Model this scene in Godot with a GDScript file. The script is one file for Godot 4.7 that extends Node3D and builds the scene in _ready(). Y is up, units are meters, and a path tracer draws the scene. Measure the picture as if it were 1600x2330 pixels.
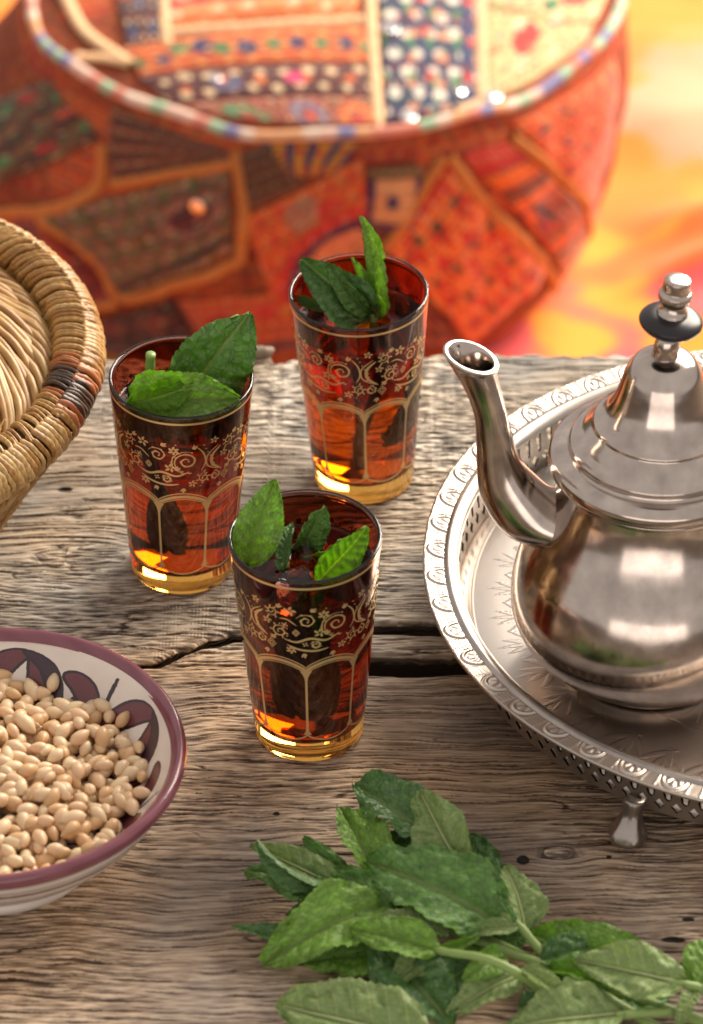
extends Node3D
# Three mint teas, a silver pot on a pierced tray, a bowl of pine nuts, a basket and fresh mint on a weathered table.

var M := {}
var taken := {}
var rng := RandomNumberGenerator.new()
const TW := 1400
const TH := 1536
var wood_h := PackedByteArray()


# ---------------------------------------------------------------- helpers
func numbered(called: String) -> String:
	var n: int = taken.get(called, 0)
	taken[called] = n + 1
	return called if n == 0 else "%s_%03d" % [called, n]


func thing(called: String, label: String, category: String, at := Vector3.ZERO, group := "") -> Node3D:
	var o := Node3D.new()
	o.name = numbered(called)
	o.position = at
	add_child(o)
	return tag(o, label, category, group)


func tag(o: Node3D, label: String, category: String, group := "") -> Node3D:
	o.set_meta("label", label)
	o.set_meta("category", category)
	if group:
		o.set_meta("group", group)
	return o


func part(parent: Node, called: String, mesh: Mesh, mat: Material, at := Transform3D()) -> MeshInstance3D:
	var o := MeshInstance3D.new()
	o.name = called if parent != self else numbered(called)
	o.mesh = mesh
	o.material_override = mat
	o.transform = at
	parent.add_child(o, true)
	return o


func normals(v: PackedVector3Array, idx: PackedInt32Array) -> PackedVector3Array:
	var n := PackedVector3Array()
	n.resize(v.size())
	for t in range(0, idx.size(), 3):
		var a := idx[t]
		var b := idx[t + 1]
		var c := idx[t + 2]
		var f := (v[c] - v[a]).cross(v[b] - v[a])
		n[a] += f
		n[b] += f
		n[c] += f
	return n


func commit(v: PackedVector3Array, idx: PackedInt32Array, n: PackedVector3Array, uv := PackedVector2Array(), col := PackedColorArray()) -> ArrayMesh:
	for i in n.size():
		n[i] = n[i].normalized() if n[i].length_squared() > 1e-30 else Vector3.UP
	var a := []
	a.resize(Mesh.ARRAY_MAX)
	a[Mesh.ARRAY_VERTEX] = v
	a[Mesh.ARRAY_NORMAL] = n
	a[Mesh.ARRAY_INDEX] = idx
	if uv.size():
		a[Mesh.ARRAY_TEX_UV] = uv
	if col.size():
		a[Mesh.ARRAY_COLOR] = col
	var m := ArrayMesh.new()
	m.add_surface_from_arrays(Mesh.PRIMITIVE_TRIANGLES, a)
	return m


# a grid of (nu + 1) x (nv + 1) points, rows of v one after the other
func grid(nu: int, nv: int, p: PackedVector3Array, uv := PackedVector2Array(), col := PackedColorArray(), wrap_u := false, flip := false) -> ArrayMesh:
	var idx := PackedInt32Array()
	idx.resize(nu * nv * 6)
	var k := 0
	var w := nu + 1
	for j in nv:
		for i in nu:
			var a := j * w + i
			if flip:
				idx[k] = a; idx[k + 1] = a + w; idx[k + 2] = a + 1
				idx[k + 3] = a + 1; idx[k + 4] = a + w; idx[k + 5] = a + w + 1
			else:
				idx[k] = a; idx[k + 1] = a + 1; idx[k + 2] = a + w
				idx[k + 3] = a + 1; idx[k + 4] = a + w + 1; idx[k + 5] = a + w
			k += 6
	var n := normals(p, idx)
	if wrap_u:
		for j in nv + 1:
			var s := n[j * w] + n[j * w + nu]
			n[j * w] = s
			n[j * w + nu] = s
	return commit(p, idx, n, uv, col)


# profile points [r, y, fillet radius] -> smooth polyline
func fillet(pts: Array, steps := 5) -> PackedVector2Array:
	var out := PackedVector2Array()
	for i in pts.size():
		var p := Vector2(pts[i][0], pts[i][1])
		var f: float = pts[i][2] if pts[i].size() > 2 else 0.0
		if f <= 0.0 or i == 0 or i == pts.size() - 1:
			out.append(p)
			continue
		var a := Vector2(pts[i - 1][0], pts[i - 1][1]) - p
		var b := Vector2(pts[i + 1][0], pts[i + 1][1]) - p
		var s := p + a.normalized() * minf(f, a.length() * 0.48)
		var e := p + b.normalized() * minf(f, b.length() * 0.48)
		for k in steps + 1:
			var t := float(k) / steps
			out.append(s.lerp(p, t).lerp(p.lerp(e, t), t))
	return out


func dense(p: PackedVector2Array, step: float) -> PackedVector2Array:
	var out := PackedVector2Array()
	for i in p.size() - 1:
		var n := maxi(1, int(ceil(p[i].distance_to(p[i + 1]) / step)))
		for k in n:
			out.append(p[i].lerp(p[i + 1], float(k) / n))
	out.append(p[p.size() - 1])
	return out


func catmull(pts: PackedVector2Array, n: int) -> PackedVector2Array:
	var out := PackedVector2Array()
	for i in pts.size() - 1:
		var a := pts[maxi(i - 1, 0)]
		var d := pts[mini(i + 2, pts.size() - 1)]
		for k in n:
			out.append(pts[i].cubic_interpolate(pts[i + 1], a, d, float(k) / n))
	out.append(pts[pts.size() - 1])
	return out


func catmull3(pts: Array, n: int) -> PackedVector3Array:
	var out := PackedVector3Array()
	for i in pts.size() - 1:
		var a: Vector3 = pts[maxi(i - 1, 0)]
		var b: Vector3 = pts[i]
		var c: Vector3 = pts[i + 1]
		var d: Vector3 = pts[mini(i + 2, pts.size() - 1)]
		for k in n:
			out.append(b.cubic_interpolate(c, a, d, float(k) / n))
	out.append(pts[pts.size() - 1])
	return out


# a body of revolution; the profile runs up its outside
func lathe(prof: PackedVector2Array, seg: int, tint = null, wobble = null) -> ArrayMesh:
	var p := PackedVector3Array()
	var uv := PackedVector2Array()
	var col := PackedColorArray()
	for j in prof.size():
		for i in seg + 1:
			var th := TAU * i / seg
			var r := prof[j].x
			var y := prof[j].y
			if wobble != null:
				var d: Vector2 = wobble.call(th if i < seg else 0.0, r, y)
				r += d.x
				y += d.y
			p.append(Vector3(r * cos(th), y, r * sin(th)))
			uv.append(Vector2(float(i) / seg, float(j) / (prof.size() - 1)))
			if tint != null:
				col.append(tint.call(th, prof[j].x, prof[j].y, j))
	return grid(seg, prof.size() - 1, p, uv, col, true)


# a tube along points; radii per point; closed ends
func tube(pts: PackedVector3Array, radii: PackedFloat32Array, seg := 8, flat := 1.0, up := Vector3.UP, caps := true) -> ArrayMesh:
	var p := PackedVector3Array()
	var uv := PackedVector2Array()
	var nrm := up
	var n := pts.size()
	for j in n:
		var t := (pts[mini(j + 1, n - 1)] - pts[maxi(j - 1, 0)]).normalized()
		nrm = (nrm - t * nrm.dot(t))
		if nrm.length() < 0.001:
			nrm = t.cross(Vector3(0.31, 0.2, 0.9))
		nrm = nrm.normalized()
		var side := t.cross(nrm)
		var r := radii[mini(j, radii.size() - 1)]
		for i in seg + 1:
			var a := TAU * i / seg
			p.append(pts[j] + nrm * (cos(a) * r * flat) + side * (sin(a) * r))
			uv.append(Vector2(float(i) / seg, float(j) / (n - 1)))
	if caps:
		var first := PackedVector3Array()
		var last := PackedVector3Array()
		for i in seg + 1:
			first.append(pts[0])
			last.append(pts[n - 1])
		var q := first
		q.append_array(p)
		q.append_array(last)
		var u2 := PackedVector2Array()
		for k in q.size():
			u2.append(Vector2(float(k % (seg + 1)) / seg, clampf(float(k / (seg + 1) - 1) / (n - 1), 0, 1)))
		return grid(seg, n + 1, q, u2, PackedColorArray(), true, true)
	return grid(seg, n - 1, p, uv, PackedColorArray(), true, true)


# several meshes joined into one
func join(meshes: Array, places := []) -> ArrayMesh:
	var st := SurfaceTool.new()
	st.begin(Mesh.PRIMITIVE_TRIANGLES)
	for i in meshes.size():
		st.append_from(meshes[i], 0, places[i] if i < places.size() else Transform3D())
	return st.commit()


# box with chamfered edges
func slab(size: Vector3, c: float) -> ArrayMesh:
	var h := size / 2.0
	var st := SurfaceTool.new()
	st.begin(Mesh.PRIMITIVE_TRIANGLES)
	st.set_smooth_group(-1)
	var pts := []
	for ring in 4:
		var y: float = [-h.y, -h.y + c, h.y - c, h.y][ring]
		var e: float = c if ring == 0 or ring == 3 else 0.0
		var x := h.x - e
		var z := h.z - e
		var k: float = c
		pts.append([Vector3(-x + k, y, -z), Vector3(x - k, y, -z), Vector3(x, y, -z + k), Vector3(x, y, z - k), Vector3(x - k, y, z), Vector3(-x + k, y, z), Vector3(-x, y, z - k), Vector3(-x, y, -z + k)])
	for ring in 3:
		for i in 8:
			var a: Vector3 = pts[ring][i]
			var b: Vector3 = pts[ring][(i + 1) % 8]
			var d: Vector3 = pts[ring + 1][i]
			var e2: Vector3 = pts[ring + 1][(i + 1) % 8]
			for v in [a, b, d, b, e2, d]:
				st.add_vertex(v)
	for i in range(1, 7):
		for v in [pts[3][0], pts[3][i], pts[3][i + 1]]:
			st.add_vertex(v)
		for v in [pts[0][0], pts[0][i + 1], pts[0][i]]:
			st.add_vertex(v)
	st.generate_normals()
	return st.commit()


func mat(called: String, c: Color, rough := 0.6, metal := 0.0) -> StandardMaterial3D:
	var m := StandardMaterial3D.new()
	m.resource_name = called
	m.albedo_color = c.linear_to_srgb()
	m.roughness = rough
	m.metallic = metal
	M[called] = m
	return m


func noise_bytes(w: int, h: int, tw: int, th: int, freq: float, s: int, octaves := 3, kind := FastNoiseLite.TYPE_SIMPLEX_SMOOTH) -> PackedByteArray:
	var n := FastNoiseLite.new()
	n.noise_type = kind
	n.seed = s
	n.frequency = freq
	n.fractal_octaves = octaves
	if kind == FastNoiseLite.TYPE_CELLULAR:
		n.cellular_return_type = FastNoiseLite.RETURN_DISTANCE2_SUB
	var im := n.get_seamless_image(w, h)
	if w != tw or h != th:
		im.resize(tw, th, Image.INTERPOLATE_CUBIC)
	return im.get_data()


func texture(w: int, h: int, data: PackedByteArray, format := Image.FORMAT_RGB8) -> ImageTexture:
	return ImageTexture.create_from_image(Image.create_from_data(w, h, false, format, data))


func noise_texture(w: int, h: int, freq: float, s: int, lo: float, hi: float, kind := FastNoiseLite.TYPE_SIMPLEX_SMOOTH) -> ImageTexture:
	var d := noise_bytes(w, h, w, h, freq, s, 4, kind)
	for i in d.size():
		d[i] = int(255.0 * lerpf(lo, hi, d[i] / 255.0))
	return texture(w, h, d, Image.FORMAT_L8)


func _ready() -> void:
	# camera
	var cam := Camera3D.new()
	cam.name = "camera"
	add_child(cam)
	cam.position = Vector3(0.0, 0.939, 1.10)
	cam.rotation = Vector3(deg_to_rad(-37.404), 0.0, 0.0)
	var lens := CameraAttributesPhysical.new()
	lens.frustum_focal_length = 100.0
	lens.exposure_aperture = 7.8
	lens.frustum_focus_distance = 1.425
	cam.attributes = lens
	cam.fov = rad_to_deg(2.0 * atan(1165.0 / 7930.7))
	cam.near = 0.05
	cam.far = 60.0
	cam.current = true
	# surroundings and exposure
	var world := WorldEnvironment.new()
	world.name = "surroundings"
	var env := Environment.new()
	env.background_mode = Environment.BG_COLOR
	env.background_color = Color(0.36, 0.33, 0.31).linear_to_srgb()
	env.background_energy_multiplier = 1.55
	env.tonemap_mode = Environment.TONE_MAPPER_LINEAR
	env.tonemap_exposure = 1.28
	env.sdfgi_enabled = true
	env.ssao_enabled = true
	env.ssil_enabled = true
	world.environment = env
	add_child(world)
	# big window behind to the right, and a long low bright opening behind the camera
	window("window_behind", Vector3(1.75, 1.65, -2.4), Vector3(0.02, -0.05, -0.25), Vector2(2.3, 2.0), 23.0, Color(1.0, 0.95, 0.88))
	window("window_low", Vector3(-0.12, 0.06, 2.25), Vector3(0.12, 0.08, 0.0), Vector2(2.6, 0.60), 0.75, Color(1.0, 0.95, 0.91))
	materials()
	build_table()
	build_cloth()
	build_pouf()
	build_tray()
	build_pot()
	build_basket()
	build_bowl()
	build_glasses()
	build_mint()


func window(called: String, at: Vector3, aim: Vector3, size: Vector2, energy: float, c: Color) -> void:
	var l := AreaLight3D.new()
	l.name = called
	l.area_size = size
	l.light_energy = energy
	l.light_color = c
	l.shadow_enabled = true
	add_child(l)
	l.look_at_from_position(at, aim, Vector3.UP)


func materials() -> void:
	var m := mat("silver", Color(0.68, 0.585, 0.52), 0.16, 1.0)
	m.roughness_texture = noise_texture(256, 256, 0.03, 81, 0.55, 1.0)
	m.roughness = 0.205
	m.albedo_texture = noise_texture(256, 256, 0.02, 83, 0.74, 1.0)
	m.uv1_triplanar = true
	m.uv1_scale = Vector3(14, 14, 14)
	var tarnish := m.albedo_texture
	m = mat("tray_silver", Color(0.52, 0.47, 0.43), 0.34, 1.0)
	m.albedo_texture = tarnish
	m.uv1_triplanar = true
	m.uv1_scale = Vector3(9, 9, 9)
	m = mat("embossed_silver", Color(1, 1, 1), 0.36, 1.0)
	m.vertex_color_use_as_albedo = true
	mat("bakelite", Color(0.012, 0.010, 0.012), 0.32)
	mat("gold", Color(0.80, 0.56, 0.27), 0.42, 0.8)
	m = mat("tinted_glass", Color(1, 1, 1), 0.0)
	m.albedo_color.a = 0.0
	m.refraction_enabled = true
	m.refraction_scale = 0.05
	m.vertex_color_use_as_albedo = true
	for k in 3:
		m = mat("tea_%d" % k, [Color(0.76, 0.27, 0.03), Color(0.93, 0.46, 0.05), Color(0.64, 0.18, 0.022)][k], 0.0)  # one tea; lighter and darker tints stand for how each glass is backlit
		m.albedo_color.a = 0.0
		m.refraction_enabled = true
		m.refraction_scale = 0.033
	m = mat("ice", Color(0.95, 0.95, 0.95), 0.03)
	m.albedo_color.a = 0.0
	m.refraction_enabled = true
	m.refraction_scale = 0.031
	m = mat("mint_stem", Color(0.24, 0.34, 0.10), 0.4)
	m.backlight_enabled = true
	m.backlight = Color(0.4, 0.5, 0.15)
	mat("mint_rib", Color(0.36, 0.42, 0.19), 0.5)
	mat("shadow_wood", Color(0.07, 0.05, 0.035), 0.85)  # near-black, so the board below the gap reads as shade
	mat("chip_wood", Color(0.22, 0.17, 0.125), 0.7)
	m = mat("glaze", Color(1, 1, 1), 0.22)
	m.vertex_color_use_as_albedo = true
	m.clearcoat_enabled = true
	m.clearcoat = 0.5
	m.clearcoat_roughness = 0.12
	m = mat("painted_glaze", Color(1, 1, 1), 0.3)
	m.albedo_texture = bowl_painting()
	m.clearcoat_enabled = true
	m.clearcoat = 0.4
	m.clearcoat_roughness = 0.15
	var nuts := [Color(0.70, 0.49, 0.30), Color(0.75, 0.54, 0.33), Color(0.70, 0.46, 0.27), Color(0.62, 0.38, 0.19)]
	for k in 4:
		m = mat("nut_%d" % k, nuts[k], 0.38)
		m.subsurf_scatter_enabled = true
		m.subsurf_scatter_strength = 0.12
	var straw := [Color(0.60, 0.34, 0.11), Color(0.52, 0.27, 0.075), Color(0.68, 0.43, 0.17), Color(0.44, 0.22, 0.06)]
	var grain := noise_texture(64, 256, 0.05, 82, 0.72, 1.0)
	for k in 4:
		m = mat("straw_%d" % k, straw[k], 0.42)
		m.albedo_texture = grain
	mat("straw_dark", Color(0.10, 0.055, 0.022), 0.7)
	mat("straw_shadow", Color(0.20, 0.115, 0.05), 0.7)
	mat("wrap_dark_0", Color(0.060, 0.033, 0.022), 0.4)
	mat("wrap_dark_1", Color(0.085, 0.050, 0.034), 0.4)
	mat("wrap_rust_0", Color(0.34, 0.105, 0.035), 0.42)
	mat("wrap_rust_1", Color(0.40, 0.15, 0.05), 0.42)
	mat("pouf_cloth", Color(0.22, 0.045, 0.015), 0.85)
	mat("trim_cloth", Color(0.74, 0.46, 0.25), 0.8)
	mat("trim_orange", Color(0.50, 0.17, 0.035), 0.8)  # side trim, darkened with the patches there for shade
	mat("mirror", Color(0.95, 0.93, 0.92), 0.12, 1.0)
	var pipes := [Color(0.62, 0.22, 0.16), Color(0.74, 0.50, 0.40), Color(0.34, 0.52, 0.34), Color(0.70, 0.36, 0.18), Color(0.22, 0.22, 0.40), Color(0.76, 0.60, 0.48)]
	for k in 6:
		mat("piping_%d" % k, pipes[k], 0.75)
	mat("ground", Color(0.16, 0.12, 0.09), 0.8)  # coloured dark to stand for shade below the table


# ---------------------------------------------------------------- table
# noise stretched along the boards: fy and fx in cycles per texel
func grain_bytes(fy: float, fx: float, s: int, octaves: int, gain: float) -> PackedByteArray:
	var n := FastNoiseLite.new()
	n.noise_type = FastNoiseLite.TYPE_SIMPLEX_SMOOTH
	n.seed = s
	n.frequency = 1.0
	n.fractal_octaves = octaves
	var w := TW / 4
	var d := PackedByteArray()
	d.resize(w * TH)
	for j in TH:
		var y := j * fy
		for i in w:
			d[j * w + i] = int(clampf(128.0 + 127.0 * gain * n.get_noise_2d(i * 4.0 * fx, y), 0.0, 255.0))
	var im := Image.create_from_data(w, TH, false, Image.FORMAT_L8, d)
	im.resize(TW, TH, Image.INTERPOLATE_BILINEAR)
	return im.get_data()


func wood_textures() -> void:
	var fine := grain_bytes(0.17, 0.0053, 11, 4, 1.25)
	var mid := grain_bytes(0.065, 0.0028, 12, 3, 1.2)
	var vein := grain_bytes(0.026, 0.0016, 13, 2, 1.15)
	var low := noise_bytes(350, 384, TW, TH, 0.012, 14, 3)
	var speck := grain_bytes(0.15, 0.022, 15, 2, 1.2)
	var tone := noise_bytes(350, 384, TW, TH, 0.007, 16, 2)
	var rgb := PackedByteArray()
	rgb.resize(TW * TH * 3)
	wood_h.resize(TW * TH)
	var knots := [[-0.112, -0.094, 0.009, 0.026], [0.0815, 0.0922, 0.004, 0.012], [0.131, 0.139, 0.005, 0.014], [-0.02, -0.19, 0.003, 0.02]]
	var holes := [[-0.1282, -0.1448, 0.0028, 0.0016], [0.0673, 0.0963, 0.0021, 0.0022], [0.1012, 0.0945, 0.0008, 0.0008], [0.1295, 0.1302, 0.002, 0.001], [-0.0905, -0.1005, 0.001, 0.006], [0.123, 0.141, 0.004, 0.0012], [-0.030, 0.070, 0.0012, 0.0008]]
	for j in TH:
		var z := -0.26 + 0.46 * (j + 0.5) / TH
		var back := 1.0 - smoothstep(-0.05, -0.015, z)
		for i in TW:
			var k := j * TW + i
			var x := -0.2 + 0.4 * (i + 0.5) / TW
			var g := j + (low[k] - 128) * 0.10
			var ring := 0.0
			for q in knots:
				var dx: float = (x - q[0]) / q[3]
				if dx > -2.0 and dx < 2.0:
					var dz: float = z - q[1]
					var reach: float = q[2] * exp(-dx * dx)
					var u := absf(dz)
					if u < q[2] * 4.0:
						var kx: float = dx * q[3] * 0.55
						var rr := sqrt(kx * kx + dz * dz)
						if rr < q[2] * 0.8:
							ring = 1.0 - rr / (q[2] * 0.8)
							g = q[1] * 0.0 + rr * 5200.0 + 300.0 + (low[k] - 128) * 0.2
						else:
							g += (sqrt(maxf(u * u - reach * reach, 0.0)) - u) * signf(dz) * 3339.0
			var kk := posmod(int(g), TH) * TW + i
			var a := fine[kk]
			var b := mid[kk]
			var c := absf(vein[kk] - 128)
			var e := speck[k]
			var rough := clampf((tone[k] - 95) / 90.0, 0.0, 1.0) * (0.35 + 0.65 * back)
			var h := 150.0 + (a - 128) * 0.26 + (b - 128) * 0.22 + (e - 128) * (0.12 + 0.55 * rough)
			if a < 104:
				h -= (104 - a) * 0.62
			if c < 5:
				h -= (5.0 - c) * 19.0 * clampf((low[kk] - 70) / 80.0, 0.0, 1.0)
			if ring > 0.0:
				h = lerpf(h, 132.0 + (speck[k] - 128) * 0.5, 0.78)
			var dark := 0.0
			for q in holes:
				var hx: float = (x - q[0]) / q[2]
				var hz: float = (z - q[1]) / q[3]
				var d := hx * hx + hz * hz
				if d < 1.6:
					dark = maxf(dark, clampf(1.6 - d, 0.0, 1.0))
			h = clampf(h - dark * 130.0, 0.0, 255.0)
			wood_h[k] = int(h)
			var t := clampf((h - 70.0) / 108.0, 0.0, 1.0)
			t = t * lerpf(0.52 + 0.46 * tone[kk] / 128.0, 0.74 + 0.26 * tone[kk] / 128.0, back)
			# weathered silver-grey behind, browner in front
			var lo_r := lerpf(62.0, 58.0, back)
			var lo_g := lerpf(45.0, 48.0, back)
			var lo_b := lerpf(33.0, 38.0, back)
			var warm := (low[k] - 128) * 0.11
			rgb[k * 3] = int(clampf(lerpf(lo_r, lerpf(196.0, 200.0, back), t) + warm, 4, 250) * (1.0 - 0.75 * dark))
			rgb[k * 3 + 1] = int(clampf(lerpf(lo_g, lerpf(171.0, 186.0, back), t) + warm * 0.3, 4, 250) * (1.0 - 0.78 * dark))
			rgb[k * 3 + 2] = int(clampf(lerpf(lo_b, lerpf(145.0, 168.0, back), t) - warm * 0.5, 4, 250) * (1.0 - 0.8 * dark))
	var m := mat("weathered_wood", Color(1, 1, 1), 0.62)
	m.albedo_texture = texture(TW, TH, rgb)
	m.heightmap_enabled = true
	m.heightmap_texture = texture(TW, TH, wood_h, Image.FORMAT_L8)
	m.heightmap_scale = 0.14
	m.metallic_specular = 0.45


func wood_at(x: float, z: float) -> float:
	var i := clampi(int(pingpong((x + 0.2) / 0.4, 1.0) * TW), 0, TW - 1)
	var j := clampi(int(pingpong((z + 0.26) / 0.46, 1.0) * TH), 0, TH - 1)
	var sum := 0
	for k in 7:
		sum += wood_h[j * TW + clampi(i + (k - 3) * 3, 0, TW - 1)]
	return sum / 1785.0 - 0.55


func curve_at(c: Array, x: float) -> float:
	if x <= c[0].x:
		return c[0].y
	for i in c.size() - 1:
		if x <= c[i + 1].x:
			var t: float = (x - c[i].x) / (c[i + 1].x - c[i].x)
			return lerpf(c[i].y, c[i + 1].y, t * t * (3 - 2 * t))
	return c[c.size() - 1].y


func plank(x0: float, x1: float, nx: int, nz: int, back: Array, front: Array, drop: float, ragged: float, s: int, thick := 0.036, under := 0.0) -> ArrayMesh:
	var n := FastNoiseLite.new()
	n.seed = s
	n.frequency = 90.0
	n.fractal_octaves = 4
	var p := PackedVector3Array()
	var uv := PackedVector2Array()
	for j in nz + 5:
		for i in nx + 1:
			var x := lerpf(x0, x1, float(i) / nx)
			var zb := curve_at(back, x) + n.get_noise_2d(x, 0.0) * ragged
			var zf := curve_at(front, x) + n.get_noise_2d(x, 3.0) * minf(ragged, 0.0012)
			var t := clampf((j - 2.0) / nz, 0.0, 1.0)
			var z := lerpf(zb, zf, t)
			var d := minf(z - zb, zf - z)
			var y := drop + wood_at(x, z) * 0.0022 + n.get_noise_2d(x * 0.12, z * 0.2) * 0.0009
			var soft := 0.0022
			if d < soft:
				y -= 0.0021 * pow(1.0 - d / soft, 2.0)
			if j == 1 or j == nz + 3:
				y -= 0.005 + 0.002 * n.get_noise_2d(x * 2.0, 9.0)
				z += 0.0006 if j == 1 else -0.0006 - under * 0.5
			if j == 0 or j == nz + 4:
				y = drop - thick
				if j > 1:
					z -= under
			p.append(Vector3(x, y, z))
			uv.append(Vector2(pingpong((x + 0.2) / 0.4, 1.0), (z + 0.26 + (y * 0.9 if j < 2 or j > nz + 2 else 0.0)) / 0.46))
	return grid(nx, nz + 4, p, uv)


func build_table() -> void:
	wood_textures()
	var t := thing("wooden_table", "weathered grey-brown plank table that everything stands on, its boards split and gapped", "table")
	var edge := [Vector2(-0.5, -0.2445), Vector2(-0.13, -0.2458), Vector2(-0.1, -0.2478), Vector2(-0.054, -0.2462), Vector2(-0.0505, -0.2505), Vector2(-0.0385, -0.2522), Vector2(-0.0365, -0.2442), Vector2(-0.02, -0.2478), Vector2(0.05, -0.2508), Vector2(0.17, -0.2508), Vector2(0.5, -0.25)]
	var upper := [Vector2(-0.5, -0.0185), Vector2(-0.147, -0.0185), Vector2(-0.11, -0.0199), Vector2(-0.0848, -0.0242), Vector2(-0.0704, -0.033), Vector2(-0.0596, -0.0402), Vector2(-0.0475, -0.0438), Vector2(-0.0187, -0.0473), Vector2(0.0094, -0.0497), Vector2(0.0449, -0.0497), Vector2(0.15, -0.051), Vector2(0.5, -0.05)]
	var strip_top := [Vector2(-0.0835, -0.0247), Vector2(-0.0613, -0.0378), Vector2(-0.0465, -0.0422), Vector2(-0.0187, -0.0445), Vector2(0.0093, -0.0474), Vector2(0.0449, -0.0468), Vector2(0.5, -0.046)]
	var strip_front := [Vector2(-0.0835, -0.0232), Vector2(-0.0462, -0.0235), Vector2(-0.0185, -0.0285), Vector2(0.0074, -0.0325), Vector2(0.0463, -0.0318), Vector2(0.5, -0.0310)]
	var lower := [Vector2(-0.5, -0.0160), Vector2(-0.147, -0.0160), Vector2(-0.11, -0.0180), Vector2(-0.0839, -0.0221), Vector2(-0.07, -0.0222), Vector2(-0.0461, -0.0216), Vector2(-0.0184, -0.019), Vector2(0.0074, -0.0168), Vector2(0.0276, -0.0158), Vector2(0.046, -0.0173), Vector2(0.5, -0.0175)]
	var front := [Vector2(-0.5, 0.246), Vector2(0.5, 0.246)]
	part(t, "plank", plank(-0.46, 0.48, 640, 400, edge, upper, 0.0, 0.0022, 3, 0.036, 0.016), M.weathered_wood)
	part(t, "plank", plank(-0.46, 0.48, 640, 460, lower, front, 0.0, 0.0010, 4), M.weathered_wood)
	part(t, "splinter_strip", plank(-0.0835, 0.48, 220, 40, strip_top, strip_front, -0.0030, 0.0006, 5, 0.009, 0.006), M.weathered_wood)
	# the corner of the back board that splintered upwards
	var chip := PackedVector3Array()
	for k in 9:
		chip.append(Vector3(-0.0505 + 0.0016 * k, 0.0022 + 0.0012 * sin(k * 1.7), -0.2492 - 0.0012 * sin(k * 1.1)))
	part(t, "splinter", tube(chip, PackedFloat32Array([0.002, 0.0036, 0.0042, 0.0036, 0.0045, 0.004, 0.0044, 0.004, 0.0022]), 9, 0.7), M.chip_wood)
	part(t, "added_gap_board", slab(Vector3(0.92, 0.03, 0.11), 0.003), M.shadow_wood, Transform3D(Basis(), Vector3(0.01, -0.0525, -0.03)))  # added board, unseen itself, that closes the gap and keeps it dark
	for z in [-0.215, 0.21]:
		part(t, "rail", slab(Vector3(0.84, 0.06, 0.03), 0.003), M.chip_wood, Transform3D(Basis(), Vector3(0.01, -0.068, z)))
	for x in [-0.4, 0.42]:
		for z in [-0.17, 0.17]:
			part(t, "leg", slab(Vector3(0.055, 0.396, 0.055), 0.004), M.chip_wood, Transform3D(Basis(), Vector3(x, -0.238, z)))


# ---------------------------------------------------------------- tea glasses
func outer_r(y: float) -> float:
	return 0.0222 + (0.0304 - 0.0222) * y / 0.1


func arch_y(th: float) -> float:
	return 0.0535 + 0.0048 * pow(absf(sin(4.0 * th)), 0.75)


# a gold line lying on the outside of the glass: points are (angle, height), half-widths in metres
func gold_line(st: SurfaceTool, pts: PackedVector2Array, wid: Callable) -> void:
	var prev := []
	var n := pts.size()
	for i in n:
		var a := pts[maxi(i - 1, 0)]
		var b := pts[mini(i + 1, n - 1)]
		var r := outer_r(pts[i].y)
		var d := Vector2((b.x - a.x) * r, b.y - a.y).normalized()
		var w: float = wid.call(float(i) / (n - 1))
		var s := Vector2(-d.y, d.x) * w
		var now := []
		for k in [-1.0, 1.0]:
			var th: float = pts[i].x + s.x * k / r
			var y: float = pts[i].y + s.y * k
			var rr := outer_r(y) + 0.00012
			now.append(Vector3(rr * cos(th), y, rr * sin(th)))
		if prev.size():
			for v in [prev[0], now[0], prev[1], prev[1], now[0], now[1]]:
				st.set_normal(Vector3(v.x, 0.0, v.z).normalized())
				st.add_vertex(v)
		prev = now


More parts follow.
